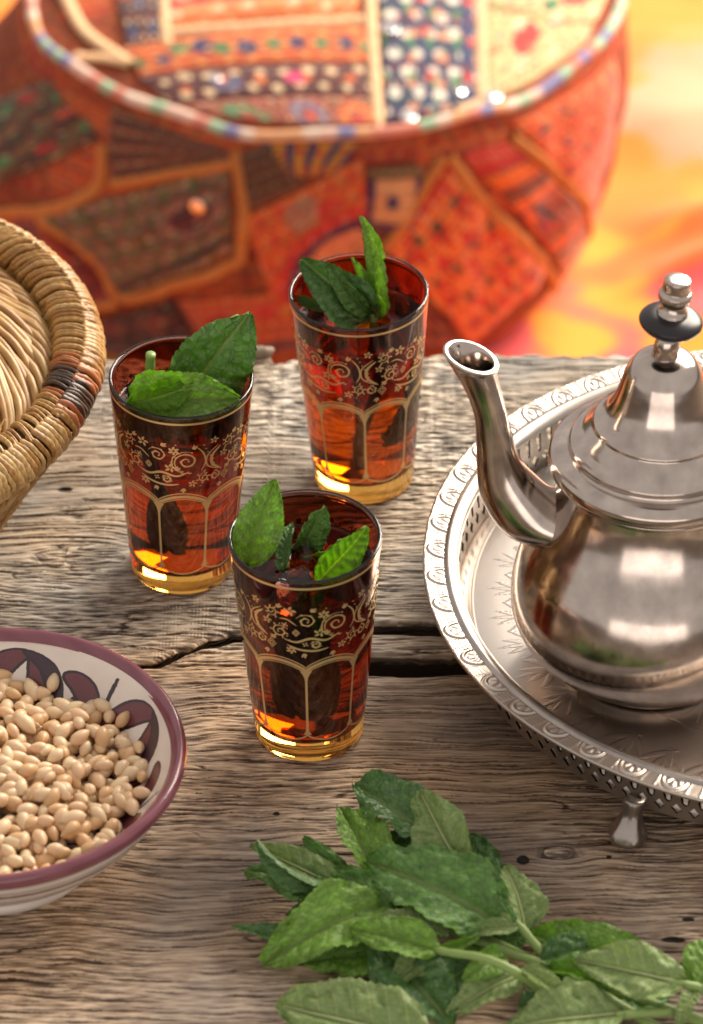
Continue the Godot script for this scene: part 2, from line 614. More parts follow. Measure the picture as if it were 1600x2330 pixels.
func gold_meshes() -> Array:
	var sc := SurfaceTool.new()
	sc.begin(Mesh.PRIMITIVE_TRIANGLES)
	var cell := TAU / 4.0
	var to := func(p: Vector2, c: int) -> Vector2: return Vector2(c * cell + p.x / 42.0 * cell, p.y * 0.001)
	var thin := func(w: float, taper := true) -> Callable:
		return func(t: float) -> float: return w * 0.00112 * (sqrt(maxf(sin(PI * clampf(t, 0.02, 0.98)), 0.12)) if taper else 1.0)
	var lines := []
	var spiral := func(cx: float, cy: float, r0: float, r1: float, a0: float, turns: float, w: float) -> void:
		var pts := PackedVector2Array()
		var n := int(26 * absf(turns))
		for i in n + 1:
			var t := float(i) / n
			var r := lerpf(r0, r1, pow(t, 0.8))
			var a := a0 + TAU * turns * t
			pts.append(Vector2(cx + cos(a) * r, cy + sin(a) * r))
		lines.append([pts, thin.call(w, true)])
		for k in 7:
			var q: Vector2 = pts[int((k + 0.5) / 7.0 * n * 0.75)]
			var away := (q - Vector2(cx, cy)).angle()
			var bud := PackedVector2Array()
			for i in 6:
				var t := i / 5.0
				bud.append(q + Vector2(cos(away + 1.1 * signf(turns) + t), sin(away + 1.1 * signf(turns) + t)) * (0.25 + 1.3 * t))
			lines.append([bud, thin.call(0.32, true)])
		lines.append([PackedVector2Array([Vector2(cx + cos(a0 + TAU * turns) * r1 - 0.35, cy + sin(a0 + TAU * turns) * r1), Vector2(cx + cos(a0 + TAU * turns) * r1 + 0.05, cy + sin(a0 + TAU * turns) * r1), Vector2(cx + cos(a0 + TAU * turns) * r1 + 0.4, cy + sin(a0 + TAU * turns) * r1)]), thin.call(0.4, true)])
	var leaf := func(x: float, y: float, a: float, l: float, w: float) -> void:
		var pts := PackedVector2Array()
		for i in 8:
			var t := i / 7.0
			pts.append(Vector2(x + cos(a + 0.5 * t) * l * t, y + sin(a + 0.5 * t) * l * t))
		lines.append([pts, thin.call(w, true)])
	var flower := func(x: float, y: float, s: float, n: int) -> void:
		for k in n:
			leaf.call(x + cos(TAU * k / n + 0.4) * 0.25 * s, y + sin(TAU * k / n + 0.4) * 0.25 * s, TAU * k / n + 0.2, s, s * 0.27)
	var stroke := func(q: Array, w: float) -> void:
		var pts := PackedVector2Array()
		for v in q:
			pts.append(v)
		lines.append([catmull(pts, 7), thin.call(w, true)])
	var diamond := func(x: float, y: float, s: float) -> void:
		for k in [1.0, 0.5]:
			var q := PackedVector2Array()
			for a in 5:
				q.append(Vector2(x + cos(a * PI / 2.0) * s * 0.75 * k, y + sin(a * PI / 2.0) * s * k))
			lines.append([dense(q, 0.3), thin.call(0.16, false)])
	spiral.call(9.0, 76.5, 5.6, 0.9, -1.4, 1.7, 0.36)
	spiral.call(9.0, 76.5, 6.6, 5.2, -1.9, 0.62, 0.22)
	spiral.call(30.5, 73.0, 3.6, 0.8, 2.6, -1.5, 0.33)
	spiral.call(20.5, 79.5, 3.9, 0.8, 0.4, 1.55, 0.30)
	spiral.call(39.0, 66.5, 2.4, 0.7, 1.2, 1.3, 0.26)
	spiral.call(1.8, 66.8, 2.6, 0.7, 2.0, -1.4, 0.28)
	spiral.call(33.5, 83.0, 2.6, 0.7, -0.8, -1.35, 0.26)
	spiral.call(17.0, 66.5, 2.0, 0.6, 0.3, 1.3, 0.24)
	stroke.call([Vector2(8, 70.9), Vector2(13, 68.6), Vector2(19, 70.2), Vector2(24.5, 68.2), Vector2(29, 69.4)], 0.55)
	stroke.call([Vector2(12, 64.2), Vector2(17, 63.4), Vector2(23, 64.2), Vector2(28, 66.4)], 0.5)
	stroke.call([Vector2(36, 69), Vector2(40.2, 73), Vector2(40.6, 78), Vector2(37, 82)], 0.62)
	stroke.call([Vector2(37.2, 69.4), Vector2(42.4, 73), Vector2(42.6, 78.5), Vector2(38, 83)], 0.3)
	stroke.call([Vector2(24, 77), Vector2(27.5, 80), Vector2(30.5, 80)], 0.3)
	stroke.call([Vector2(3, 71), Vector2(1.4, 75), Vector2(2.2, 80), Vector2(5, 84)], 0.34)
	for i in 4:
		stroke.call([Vector2(39.2 + 0.2 * i, 71.6 + 2.0 * i), Vector2(40.4, 72.2 + 2.0 * i), Vector2(41.3, 72.0 + 2.0 * i)], 0.22)
	diamond.call(34.3, 65.6, 2.4)
	diamond.call(24.4, 73.2, 1.8)
	for f in [[15.5, 73.0, 1.9, 5], [26.4, 63.8, 1.7, 6], [6.5, 64.2, 1.5, 5], [14.0, 82.4, 1.8, 6], [26.5, 84.5, 2.0, 5], [35.5, 77.5, 1.5, 5], [21.0, 67.0, 1.0, 4], [40.0, 86.0, 1.5, 5], [28.5, 77.0, 1.1, 4]]:
		flower.call(f[0], f[1], f[2], f[3])
	for f in [[5.5, 83.0, 1.0], [18.6, 84.4, 2.1], [30.5, 85.5, 1.5], [22.0, 61.9, 4.0], [10.5, 61.8, 4.3], [36.8, 61.8, 4.4], [12.4, 71.6, 1.2], [32.6, 70.0, 5.4]]:
		for k in 3:
			leaf.call(f[0], f[1], f[2] - 0.75 + 0.6 * k, 2.5 if k == 1 else 1.9, 0.42)
	for i in 16:
		var x := fmod(i * 13.7 + 3.1, 42.0)
		var y := 62.5 + fmod(i * 7.31, 24.0)
		lines.append([PackedVector2Array([Vector2(x - 0.35, y), Vector2(x, y + 0.1), Vector2(x + 0.35, y)]), thin.call(0.3, true)])
	for c in 4:
		for l in lines:
			var q := PackedVector2Array()
			for p in l[0]:
				q.append(to.call(p, c))
			gold_line(sc, q, l[1])
	var ar := SurfaceTool.new()
	ar.begin(Mesh.PRIMITIVE_TRIANGLES)
	for d in [[0.0, 0.00075], [0.0018, 0.00028], [-0.0014, 0.0002]]:
		var q := PackedVector2Array()
		for i in 257:
			var th := TAU * i / 256.0
			q.append(Vector2(th, arch_y(th) + d[0] - 0.0012))
		gold_line(ar, q, func(_t): return d[1])
	for k in 8:
		var th := TAU * k / 8.0
		gold_line(ar, dense(PackedVector2Array([Vector2(th, 0.0525), Vector2(th, 0.0165)]), 0.002), func(t: float) -> float: return 0.00048 + 0.0020 * pow(maxf(0.0, 1.0 - t * 6.0), 2.0) + 0.0012 * pow(maxf(0.0, t * 9.0 - 8.0), 2.0))
		var q := PackedVector2Array()
		for i in 21:
			var u := i / 20.0
			q.append(Vector2(th + u * TAU / 8.0, 0.0165 - 0.0034 * pow(sin(PI * u), 0.7)))
		gold_line(ar, q, func(_t): return 0.00038)
	var rim := SurfaceTool.new()
	rim.begin(Mesh.PRIMITIVE_TRIANGLES)
	var q2 := PackedVector2Array()
	for i in 129:
		q2.append(Vector2(TAU * i / 128.0, 0.0967))
	gold_line(rim, q2, func(_t): return 0.00055)
	return [sc.commit(), ar.commit(), rim.commit()]


func build_glasses() -> void:
	var gold := gold_meshes()
	var wall := 0.0016
	var base := fillet([[0.0, 0.0006], [0.0175, 0.0006, 0.002], [0.0216, 0.0, 0.0012], [0.02255, 0.0022, 0.0018], [outer_r(0.006), 0.006]])
	var up := PackedVector2Array()
	for k in 56:
		up.append(Vector2(outer_r(0.006 + 0.0925 * k / 55.0), 0.006 + 0.0925 * k / 55.0))
	var rimp := PackedVector2Array()
	for k in 9:
		var a := PI * (k + 0.5) / 9.0
		rimp.append(Vector2(outer_r(0.0992) - wall / 2.0 + cos(a) * wall / 2.0, 0.0992 + sin(a) * wall / 2.0))
	var down := PackedVector2Array()
	for k in 40:
		var y := 0.0985 - (0.0985 - 0.013) * k / 39.0
		down.append(Vector2(outer_r(y) - wall, y))
	var bottom := fillet([[outer_r(0.013) - wall, 0.013], [outer_r(0.0102) - wall, 0.0100, 0.003], [0.012, 0.0092, 0.004], [0.0, 0.0092]])
	var prof := base
	prof.append_array(up)
	prof.append_array(rimp)
	prof.append_array(down)
	prof.append_array(bottom)
	var tint := func(th: float, r: float, y: float, j: int) -> Color:
		var e := smoothstep(-0.0006, 0.0006, y - arch_y(th) - 0.0008)
		if y < 0.04:
			e = 0.0
		var deep := Color(0.35, 0.078, 0.036).lerp(Color(0.62, 0.42, 0.46), smoothstep(0.0972, 0.0992, y))
		return Color(0.82, 0.42, 0.085).lerp(deep, e)  # lower glass amber, partly for tea light glowing through the base
	var body := lathe(prof, 128, tint)
	var tea_prof := PackedVector2Array([Vector2(0.0, 0.0094), Vector2(0.012, 0.0094)])
	for k in 20:
		var y := 0.0118 + (0.0835 - 0.0118) * k / 19.0
		tea_prof.append(Vector2(outer_r(y) - wall + 0.0004, y))
	for v in [[0.0004, 0.0849], [-0.0004, 0.0846], [-0.0014, 0.0841], [-0.003, 0.0838]]:
		tea_prof.append(Vector2(outer_r(0.0845) - wall + v[0], v[1]))
	tea_prof.append(Vector2(0.012, 0.0838))
	tea_prof.append(Vector2(0.0, 0.0838))
	var tea := lathe(tea_prof, 96)
	var spots := [
		[Vector3(-0.0735, 0.0006, -0.0899), 0.024, 2.02, "left tea glass beside the wicker basket, broad mint leaf rising from it", "glass_left"],
		[Vector3(0.0057, 0.0006, -0.1540), -0.026, 1.62, "rear tea glass nearest the pouf, glowing orange, narrow upright mint leaf in it", "glass_back"],
		[Vector3(-0.0173, 0.0006, 0.0183), -0.0097, 2.35, "front tea glass between nut bowl and mint bunch, tea tinted darkest, three leaf tips", "glass_front"]]
	for s in spots:
		var g := thing("tea_glass", s[3], "glass", s[0], "gilded glasses of mint tea")
		g.rotation = Vector3(0.0, 0.0, -s[1])
		var spin := Transform3D(Basis(Vector3.UP, s[2]), Vector3.ZERO)
		part(g, "glass_body", body, M.tinted_glass, spin)
		part(g, "gold_scrollwork", gold[0], M.gold, spin)
		part(g, "gold_arches", gold[1], M.gold, spin)
		part(g, "gold_rim_band", gold[2], M.gold, spin)
		var t := part(self, "mint_tea", tea, M["tea_%d" % spots.find(s)])
		t.transform = g.transform
		tag(t, {"glass_left": "amber mint tea filling the left glass by the basket", "glass_back": "mint tea in the rear glass by the pouf, tinted bright orange for its backlight", "glass_front": "mint tea in the front glass by the nut bowl, tinted dark red-brown for weaker light"}[s[4]], "tea", "tea in the three glasses")


# ---------------------------------------------------------------- mint
# a leaf of length 1 from the origin along +x, upper side +y
func leaf_mesh(wide: float, bend: float, fold: float, s: int, teeth := 17) -> ArrayMesh:
	var nu := 76
	var nv := 22
	rng.seed = s
	var ph := rng.randf() * 6.0
	var n := FastNoiseLite.new()
	n.seed = s
	n.frequency = 2.2
	var blister := FastNoiseLite.new()
	blister.noise_type = FastNoiseLite.TYPE_CELLULAR
	blister.cellular_return_type = FastNoiseLite.RETURN_DISTANCE2_SUB
	blister.seed = s
	blister.frequency = 13.0
	var mid := PackedVector2Array()
	var p := Vector2.ZERO
	mid.append(p)
	for i in nu:
		var a := bend * (0.5 - (i + 0.5) / nu) + 0.10 * sin(ph + 5.0 * i / nu)
		p += Vector2(cos(a), sin(a)) / nu
		mid.append(p)
	var turn := -p.angle()
	var k := 1.0 / p.length()
	var v := PackedVector3Array()
	var uv := PackedVector2Array()
	for i in nu + 1:
		var u := float(i) / nu
		var m := mid[i].rotated(turn) * k
		var nx := mid[mini(i + 1, nu)].rotated(turn) - mid[maxi(i - 1, 0)].rotated(turn)
		var up := Vector2(-nx.y, nx.x).normalized()
		var hw := wide * 0.56 * pow(maxf(sin(PI * pow(u * 0.985 + 0.004, 0.80)), 0.0), 0.72) * (1.0 - 0.18 * u)
		var tooth := fmod(u * teeth, 1.0)
		var bite := 1.0 + (0.05 * (tooth - 0.62) if u > 0.06 and u < 0.97 else 0.0)
		var f := (fold + 0.12) * (1.0 + 0.35 * n.get_noise_2d(u * 1.2, 7.0))
		for j in nv + 1:
			var w := float(j) / nv * 2.0 - 1.0
			var aw := absf(w)
			var reach := hw * w * (lerpf(1.0, bite, smoothstep(0.7, 1.0, aw)))
			var lean := 0.008 * (tooth if aw > 0.8 else 0.0)
			# quilted between the side veins
			var vein := u * 8.5 - aw * hw * 5.5
			var bulge := pow(absf(sin(PI * vein)), 0.6) * 0.022 * smoothstep(0.0, 0.25, aw) * (1.0 - 0.6 * smoothstep(0.7, 1.0, aw))
			bulge += (blister.get_noise_2d(u, reach) + 0.55) * 0.022 * (1.0 - 0.7 * smoothstep(0.8, 1.0, aw))
			bulge -= 0.026 * exp(-pow(aw * hw * 50.0, 2.0))
			var edge := n.get_noise_2d(u * 1.6, w * 0.7) * 0.11 * aw - 0.05 * aw * aw * aw * sin(u * 9.0 + ph + signf(w))
			var y := hw * aw * sin(f) + bulge + edge * wide * 1.6
			var q := m + up * y
			v.append(Vector3(q.x + lean, q.y, reach * cos(f)))
			uv.append(Vector2(u, 0.5 + w * 0.5 * clampf(hw / (wide * 0.5), 0.05, 1.0)))
	# both faces of a thin sheet
	return grid(nv, nu, v, uv, PackedColorArray(), false, false)


func place_leaf(parent: Node3D, e: Array, s: int, called := "leaf") -> MeshInstance3D:
	var b: Vector3 = e[0]
	var t: Vector3 = e[1]
	var ax := t - b
	var toward := Vector3(0.0, 1.0, 0.35).normalized()
	var x := ax.normalized()
	var up := (toward - x * toward.dot(x)).normalized()
	if absf(toward.dot(x)) > 0.985:
		up = (Vector3(0, 0, 1) - x * x.z).normalized()
	if called == "upright":
		var face := Vector3(0.0, 0.3, 1.0).normalized()
		up = (face - x * face.dot(x)).normalized()
	up = up.rotated(x, deg_to_rad(e[5]))
	var z := x.cross(up)
	var l := ax.length()
	var o := part(parent, "leaf", leaf_mesh(e[2], e[3], e[4], s), M[["mint_leaf_%d" % (s % 3), "mint_under", "mint_lit"][e[6]]], Transform3D(Basis(x * l, up * l, z * l), b - parent.position))
	if e[6] == 1:
		part(o, "midrib", midrib_mesh(e[3], s), M.mint_rib)
	return o


func midrib_mesh(bend: float, s: int) -> ArrayMesh:
	rng.seed = s
	var ph := rng.randf() * 6.0
	var p := Vector2.ZERO
	var mid := [p]
	for i in 76:
		var a := bend * (0.5 - (i + 0.5) / 76) + 0.10 * sin(ph + 5.0 * i / 76)
		p += Vector2(cos(a), sin(a)) / 76
		mid.append(p)
	var pts := PackedVector3Array()
	var radii := PackedFloat32Array()
	for i in range(0, 75, 4):
		var q: Vector2 = mid[i].rotated(-p.angle()) / p.length()
		pts.append(Vector3(q.x, q.y + 0.004, 0.0))
		radii.append(lerpf(0.020, 0.005, pow(i / 74.0, 0.7)))
	return tube(pts, radii, 7)


func stem(parent: Node3D, pts: Array, r0: float, r1: float) -> void:
	var q := []
	for p in pts:
		q.append(p - parent.position)
	var c := catmull3(q, 8)
	var radii := PackedFloat32Array()
	for i in c.size():
		radii.append(lerpf(r0, r1, float(i) / (c.size() - 1)) * (1.0 + 0.06 * sin(i * 1.9)))
	part(parent, "stem", tube(c, radii, 10), M.mint_stem)


func leaf_textures() -> void:
	var w := 256
	var cell := noise_bytes(w, w, w, w, 0.062, 31, 1, FastNoiseLite.TYPE_CELLULAR)
	var mott := noise_bytes(w, w, w, w, 0.02, 32, 3)
	var fine := noise_bytes(w, w, w, w, 0.12, 33, 2)
	for kind in 5:
		var d := PackedByteArray()
		d.resize(w * w * 3)
		var hgt := PackedByteArray()
		hgt.resize(w * w)
		for j in w:
			for i in w:
				var u := float(i) / w
				var a := absf(float(j) / w * 2.0 - 1.0)
				var k := j * w + i
				var vein := absf(fmod(u * 8.5 - a * 1.15 + 20.0, 1.0) - 0.5) * 2.0
				var line := exp(-pow((1.0 - vein) * 11.0, 2.0))
				var mid := exp(-pow(a * 17.0, 2.0))
				var m := (mott[k] - 128) / 128.0
				var net := 1.0 - smoothstep(18.0, 70.0, float(cell[k]))
				var c := 0.35 - 1.1 * net  # vein network sunk, and its colour darkened for shade in the grooves
				var col: Color
				if kind == 4:  # lit copy of the leaf: brighter colours for light coming through
					col = Color(0.46, 0.62, 0.16).lerp(Color(0.38, 0.56, 0.14), 0.5 + 0.5 * m)
					col = col.lerp(Color(0.62, 0.74, 0.30), maxf(mid, line * 0.4))
				elif kind == 3:
					col = Color(0.55, 0.62, 0.40).lerp(Color(0.46, 0.56, 0.31), 0.5 + 0.5 * m) * (1.0 + 0.08 * c)
					col = col.lerp(Color(0.70, 0.74, 0.52), maxf(mid, line * 0.55))
				else:
					col = [Color(0.29, 0.42, 0.19), Color(0.39, 0.52, 0.21), Color(0.26, 0.38, 0.20)][kind]
					col = col.lerp(col * 1.35, 0.5 + 0.5 * m) * (1.0 + 0.12 * c)
					col = col.lerp(Color(0.50, 0.58, 0.33), maxf(mid * 0.9, line * 0.36))
				d[k * 3] = int(clampf(col.r, 0, 1) * 255)
				d[k * 3 + 1] = int(clampf(col.g, 0, 1) * 255)
				d[k * 3 + 2] = int(clampf(col.b, 0, 1) * 255)
				hgt[k] = int(clampf(150.0 + c * 45.0 + (fine[k] - 128) * 0.25 - 90.0 * maxf(mid, line * 0.7), 0, 255))
		var mt := mat(["mint_leaf_0", "mint_leaf_1", "mint_leaf_2", "mint_under", "mint_lit"][kind], Color(1, 1, 1), 0.55 if kind == 3 else 0.42)
		mt.albedo_texture = texture(w, w, d)
		mt.metallic_specular = 0.46
		mt.heightmap_enabled = true
		mt.heightmap_texture = texture(w, w, hgt, Image.FORMAT_L8)
		mt.heightmap_scale = 0.05 if kind != 3 else -0.03
		mt.backlight_enabled = true
		mt.backlight = Color(0.85, 1.0, 0.3) if kind == 4 else ([Color(0.36, 0.44, 0.15), Color(0.6, 0.72, 0.2), Color(0.34, 0.42, 0.15), Color(0.5, 0.56, 0.25)][kind % 4])
		mt.texture_repeat = true


func build_mint() -> void:
	leaf_textures()
	var sprig_a := [
		[Vector3(0.0000,0.0130,0.1298), Vector3(-0.0393,0.0200,0.1095), 0.34, 0.50, 0.35, -8, 1],
		[Vector3(-0.0017,0.0160,0.1298), Vector3(-0.0363,0.0260,0.1135), 0.32, 0.90, 0.70, -70, 0],
		[Vector3(-0.0017,0.0100,0.1283), Vector3(-0.0416,0.0060,0.1102), 0.53, 0.70, 0.20, 10, 0],
		[Vector3(0.0142,0.0160,0.1377), Vector3(-0.0334,0.0070,0.1616), 0.53, 0.55, 0.20, 0, 0],
		[Vector3(-0.0166,0.0080,0.1497), Vector3(-0.0454,0.0100,0.1442), 0.39, -0.50, 0.30, 25, 0],
		[Vector3(0.0000,0.0080,0.1233), Vector3(-0.0186,0.0240,0.1096), 0.46, 0.50, 0.30, -20, 0],
		[Vector3(0.0101,0.0100,0.1351), Vector3(-0.0066,0.0040,0.1597), 0.53, 0.40, 0.20, 0, 0],
	]
	var sprig_b := [
		[Vector3(0.0315,0.0180,0.1056), Vector3(0.0010,0.0200,0.0743), 0.64, 0.45, 0.35, 12, 0],
		[Vector3(0.0449,0.0200,0.1287), Vector3(0.0264,0.0320,0.0920), 0.60, 0.35, 0.25, -32, 1],
		[Vector3(0.0134,0.0140,0.1320), Vector3(-0.0048,0.0180,0.0872), 0.48, 0.70, 0.45, 14, 0],
		[Vector3(0.0356,0.0100,0.1181), Vector3(0.0086,0.0100,0.0945), 0.48, 0.40, 0.30, 0, 0],
		[Vector3(0.0580,0.0160,0.1508), Vector3(0.0054,0.0220,0.1206), 0.57, 0.45, 0.22, 0, 0],
		[Vector3(0.0657,0.0120,0.1491), Vector3(0.0588,0.0220,0.1240), 0.69, 0.40, 0.30, 20, 1],
		[Vector3(0.0540,0.0080,0.1258), Vector3(0.0448,0.0160,0.0985), 0.57, 0.50, 0.30, 10, 0],
		[Vector3(0.0636,0.0080,0.1402), Vector3(0.0407,0.0120,0.1178), 0.57, 0.40, 0.30, 10, 0],
		[Vector3(0.0627,0.0200,0.1554), Vector3(0.0430,0.0160,0.1544), 0.41, 0.30, 0.40, 0, 1],
		[Vector3(0.0475,0.0060,0.1188), Vector3(0.0275,0.0120,0.0903), 0.57, 0.40, 0.30, 0, 0],
		[Vector3(0.0608,0.0260,0.1588), Vector3(0.0543,0.0320,0.1497), 0.34, 0.50, 0.40, 30, 0],
	]
	var sprig_c := [
		[Vector3(0.0328,0.0200,0.1678), Vector3(-0.0008,0.0200,0.1554), 0.48, 0.40, 0.30, -5, 0],
		[Vector3(0.0116,0.0120,0.1561), Vector3(0.0374,0.0050,0.1916), 0.69, 0.50, 0.25, 0, 0],
		[Vector3(0.0282,0.0080,0.2045), Vector3(-0.0281,0.0080,0.1833), 0.57, 0.35, 0.12, 0, 1],
		[Vector3(0.0647,0.0140,0.1733), Vector3(0.0361,0.0070,0.1884), 0.51, 0.50, 0.25, 8, 1],
		[Vector3(0.0627,0.0200,0.1770), Vector3(0.0786,0.0140,0.1892), 0.51, 0.60, 0.60, -10, 1],
		[Vector3(0.0305,0.0140,0.1617), Vector3(0.0148,0.0080,0.1741), 0.64, 0.40, 0.30, 0, 1],
		[Vector3(0.0328,0.0180,0.1646), Vector3(0.0476,0.0220,0.1617), 0.39, 0.50, 0.50, 40, 0],
		[Vector3(0.0465,0.0040,0.1574), Vector3(0.0262,0.0040,0.1805), 0.57, 0.30, 0.20, 0, 0],
		[Vector3(0.0532,0.0080,0.1521), Vector3(0.0701,0.0080,0.1450), 0.69, 0.30, 0.20, 0, 0],
		[Vector3(0.0216,0.0060,0.1547), Vector3(-0.0183,0.0040,0.1574), 0.57, 0.30, 0.20, 0, 0],
		[Vector3(0.0247,0.0040,0.1713), Vector3(0.0000,0.0030,0.1885), 0.57, 0.30, 0.20, 0, 0],
	]
	var sprig_d := [
		[Vector3(0.1238,0.0180,0.1825), Vector3(0.0825,0.0200,0.1724), 0.51, 0.35, 0.20, -8, 1],
		[Vector3(0.1119,0.0100,0.1681), Vector3(0.0673,0.0120,0.1503), 0.48, 0.40, 0.30, 0, 0],
		[Vector3(0.1004,0.0120,0.1917), Vector3(0.0565,0.0100,0.1987), 0.60, 0.35, 0.20, 8, 1],
		[Vector3(0.1197,0.0080,0.1753), Vector3(0.0817,0.0060,0.1824), 0.53, 0.30, 0.20, 0, 0],
		[Vector3(0.1284,0.0160,0.1832), Vector3(0.1387,0.0240,0.1614), 0.71, 0.40, 0.20, -15, 0],
		[Vector3(0.1275,0.0160,0.1844), Vector3(0.1194,0.0100,0.1998), 0.46, 0.50, 0.50, 10, 1],
		[Vector3(0.1147,0.0060,0.1779), Vector3(0.0789,0.0040,0.1736), 0.57, 0.30, 0.20, 0, 0],
		[Vector3(0.0810,0.0060,0.1641), Vector3(0.0694,0.0120,0.1585), 0.69, 0.40, 0.30, 10, 0],
		[Vector3(0.0993,0.0060,0.1618), Vector3(0.0784,0.0070,0.1463), 0.57, 0.30, 0.20, 0, 0],
	]
	var sprig_e := [
		[Vector3(0.0167,0.0140,0.1428), Vector3(-0.0135,0.0160,0.1208), 0.51, 0.50, 0.30, -10, 0],
		[Vector3(0.0350,0.0100,0.1447), Vector3(0.0177,0.0140,0.1272), 0.57, 0.40, 0.30, 10, 0],
		[Vector3(0.0176,0.0060,0.1358), Vector3(-0.0252,0.0060,0.1334), 0.51, 0.40, 0.20, 0, 0],
		[Vector3(0.0363,0.0180,0.1576), Vector3(0.0116,0.0220,0.1499), 0.44, 0.40, 0.35, 20, 1],
		[Vector3(0.0574,0.0160,0.1672), Vector3(0.0407,0.0180,0.1807), 0.57, 0.50, 0.40, -12, 0],
		[Vector3(0.0708,0.0120,0.1655), Vector3(0.0960,0.0120,0.1561), 0.57, 0.50, 0.30, 0, 0],
		[Vector3(0.0722,0.0120,0.1701), Vector3(0.0959,0.0160,0.1832), 0.48, 0.50, 0.40, -20, 2],
		[Vector3(0.0533,0.0040,0.1527), Vector3(0.0346,0.0040,0.1690), 0.69, 0.30, 0.20, 0, 0],
		[Vector3(0.0821,0.0080,0.1730), Vector3(0.0621,0.0060,0.1824), 0.64, 0.30, 0.20, 0, 0],
	]
	var glass_left := [
		[Vector3(-0.0749,0.0820,-0.0908), Vector3(-0.0421,0.1240,-0.1022), 0.66, 0.25, 0.12, 12, 0],
		[Vector3(-0.0916,0.0940,-0.0835), Vector3(-0.0465,0.0990,-0.0765), 0.70, 1.00, 0.35, -8, 0],
		[Vector3(-0.0924,0.0985,-0.0731), Vector3(-0.0654,0.1065,-0.0763), 0.66, 0.50, 0.40, 12, 2],
	]
	var glass_back := [
		[Vector3(0.0107,0.0800,-0.1592), Vector3(0.0045,0.1330,-0.1626), 0.28, 0.30, 0.90, 62, 0],
		[Vector3(0.0086,0.0860,-0.1555), Vector3(-0.0217,0.1100,-0.1641), 0.64, 0.90, 0.50, 8, 0],
		[Vector3(0.0072,0.0900,-0.1523), Vector3(-0.0095,0.1120,-0.1576), 0.45, 0.60, 0.60, -10, 0],
		[Vector3(0.0086,0.0840,-0.1551), Vector3(0.0000,0.1120,-0.1628), 0.38, 0.40, 0.90, 35, 0],
		[Vector3(-0.0105,0.0890,-0.1579), Vector3(-0.0245,0.0910,-0.1645), 0.42, 0.40, 0.30, -10, 0],
	]
	var glass_front := [
		[Vector3(-0.0414,0.0840,0.0163), Vector3(-0.0298,0.1140,-0.0003), 0.55, 0.20, 0.25, -8, 0],
		[Vector3(-0.0134,0.0870,0.0312), Vector3(0.0062,0.1070,0.0213), 0.53, 0.30, 0.25, 6, 2],
		[Vector3(-0.0210,0.0820,0.0066), Vector3(-0.0108,0.1020,0.0011), 0.64, 0.40, 0.30, 20, 0],
		[Vector3(-0.0192,0.0820,0.0109), Vector3(-0.0026,0.0920,0.0095), 0.53, 0.40, 0.30, 30, 0],
		[Vector3(-0.0278,0.0840,0.0205), Vector3(-0.0231,0.0940,0.0021), 0.38, 0.40, 0.50, -30, 0],
	]
	var heaps := [[sprig_a, "mint sprig with a curled light-edged tip, leftmost end of the bunch", [Vector3(-0.0042, 0.016, 0.1281), Vector3(0.005, 0.012, 0.1312), Vector3(0.0168, 0.011, 0.1337), Vector3(0.0351, 0.012, 0.142), Vector3(0.0629, 0.010, 0.1588), Vector3(0.087, 0.009, 0.1717), Vector3(0.13, 0.006, 0.19)]],
		[sprig_b, "mint sprig at top of the bunch with broad dark quilted leaf and pale upright one", [Vector3(0.0462, 0.016, 0.1266), Vector3(0.0533, 0.017, 0.141), Vector3(0.0628, 0.019, 0.1527), Vector3(0.0762, 0.010, 0.1639), Vector3(0.0985, 0.007, 0.1743), Vector3(0.14, 0.006, 0.196)]],
		[sprig_c, "mint sprig in front of the bunch with thick pale stem across its leaves", [Vector3(0.0263, 0.018, 0.1611), Vector3(0.0344, 0.021, 0.1688), Vector3(0.0488, 0.024, 0.1753), Vector3(0.0601, 0.021, 0.1791), Vector3(0.0698, 0.012, 0.1797), Vector3(0.0812, 0.006, 0.1915), Vector3(0.11, 0.005, 0.215)]],
		[sprig_d, "mint sprig at right end of the bunch with large pale leaves, cut stem", [Vector3(0.114, 0.016, 0.1798), Vector3(0.1234, 0.018, 0.183), Vector3(0.1366, 0.014, 0.184), Vector3(0.165, 0.008, 0.19)]]]
	heaps.append([sprig_e, "mint sprig lying in the middle of the bunch, mostly under the other leaves", [Vector3(0.0142, 0.012, 0.1395), Vector3(0.030, 0.012, 0.145), Vector3(0.055, 0.012, 0.158), Vector3(0.080, 0.010, 0.170), Vector3(0.12, 0.006, 0.20)]])
	var s := 100
	for h in heaps:
		var o := thing("mint_sprig", h[1], "mint", h[2][0] * Vector3(1, 0, 1), "bunch of mint sprigs on the table")
		for e in h[0]:
			place_leaf(o, e, s)
			s += 1
		stem(o, h[2], 0.0014, 0.0022)
		if h[0] == sprig_d:
			stem(o, [Vector3(0.0971, 0.012, 0.1933), Vector3(0.108, 0.012, 0.1917), Vector3(0.1184, 0.011, 0.1901)], 0.0017, 0.0019)
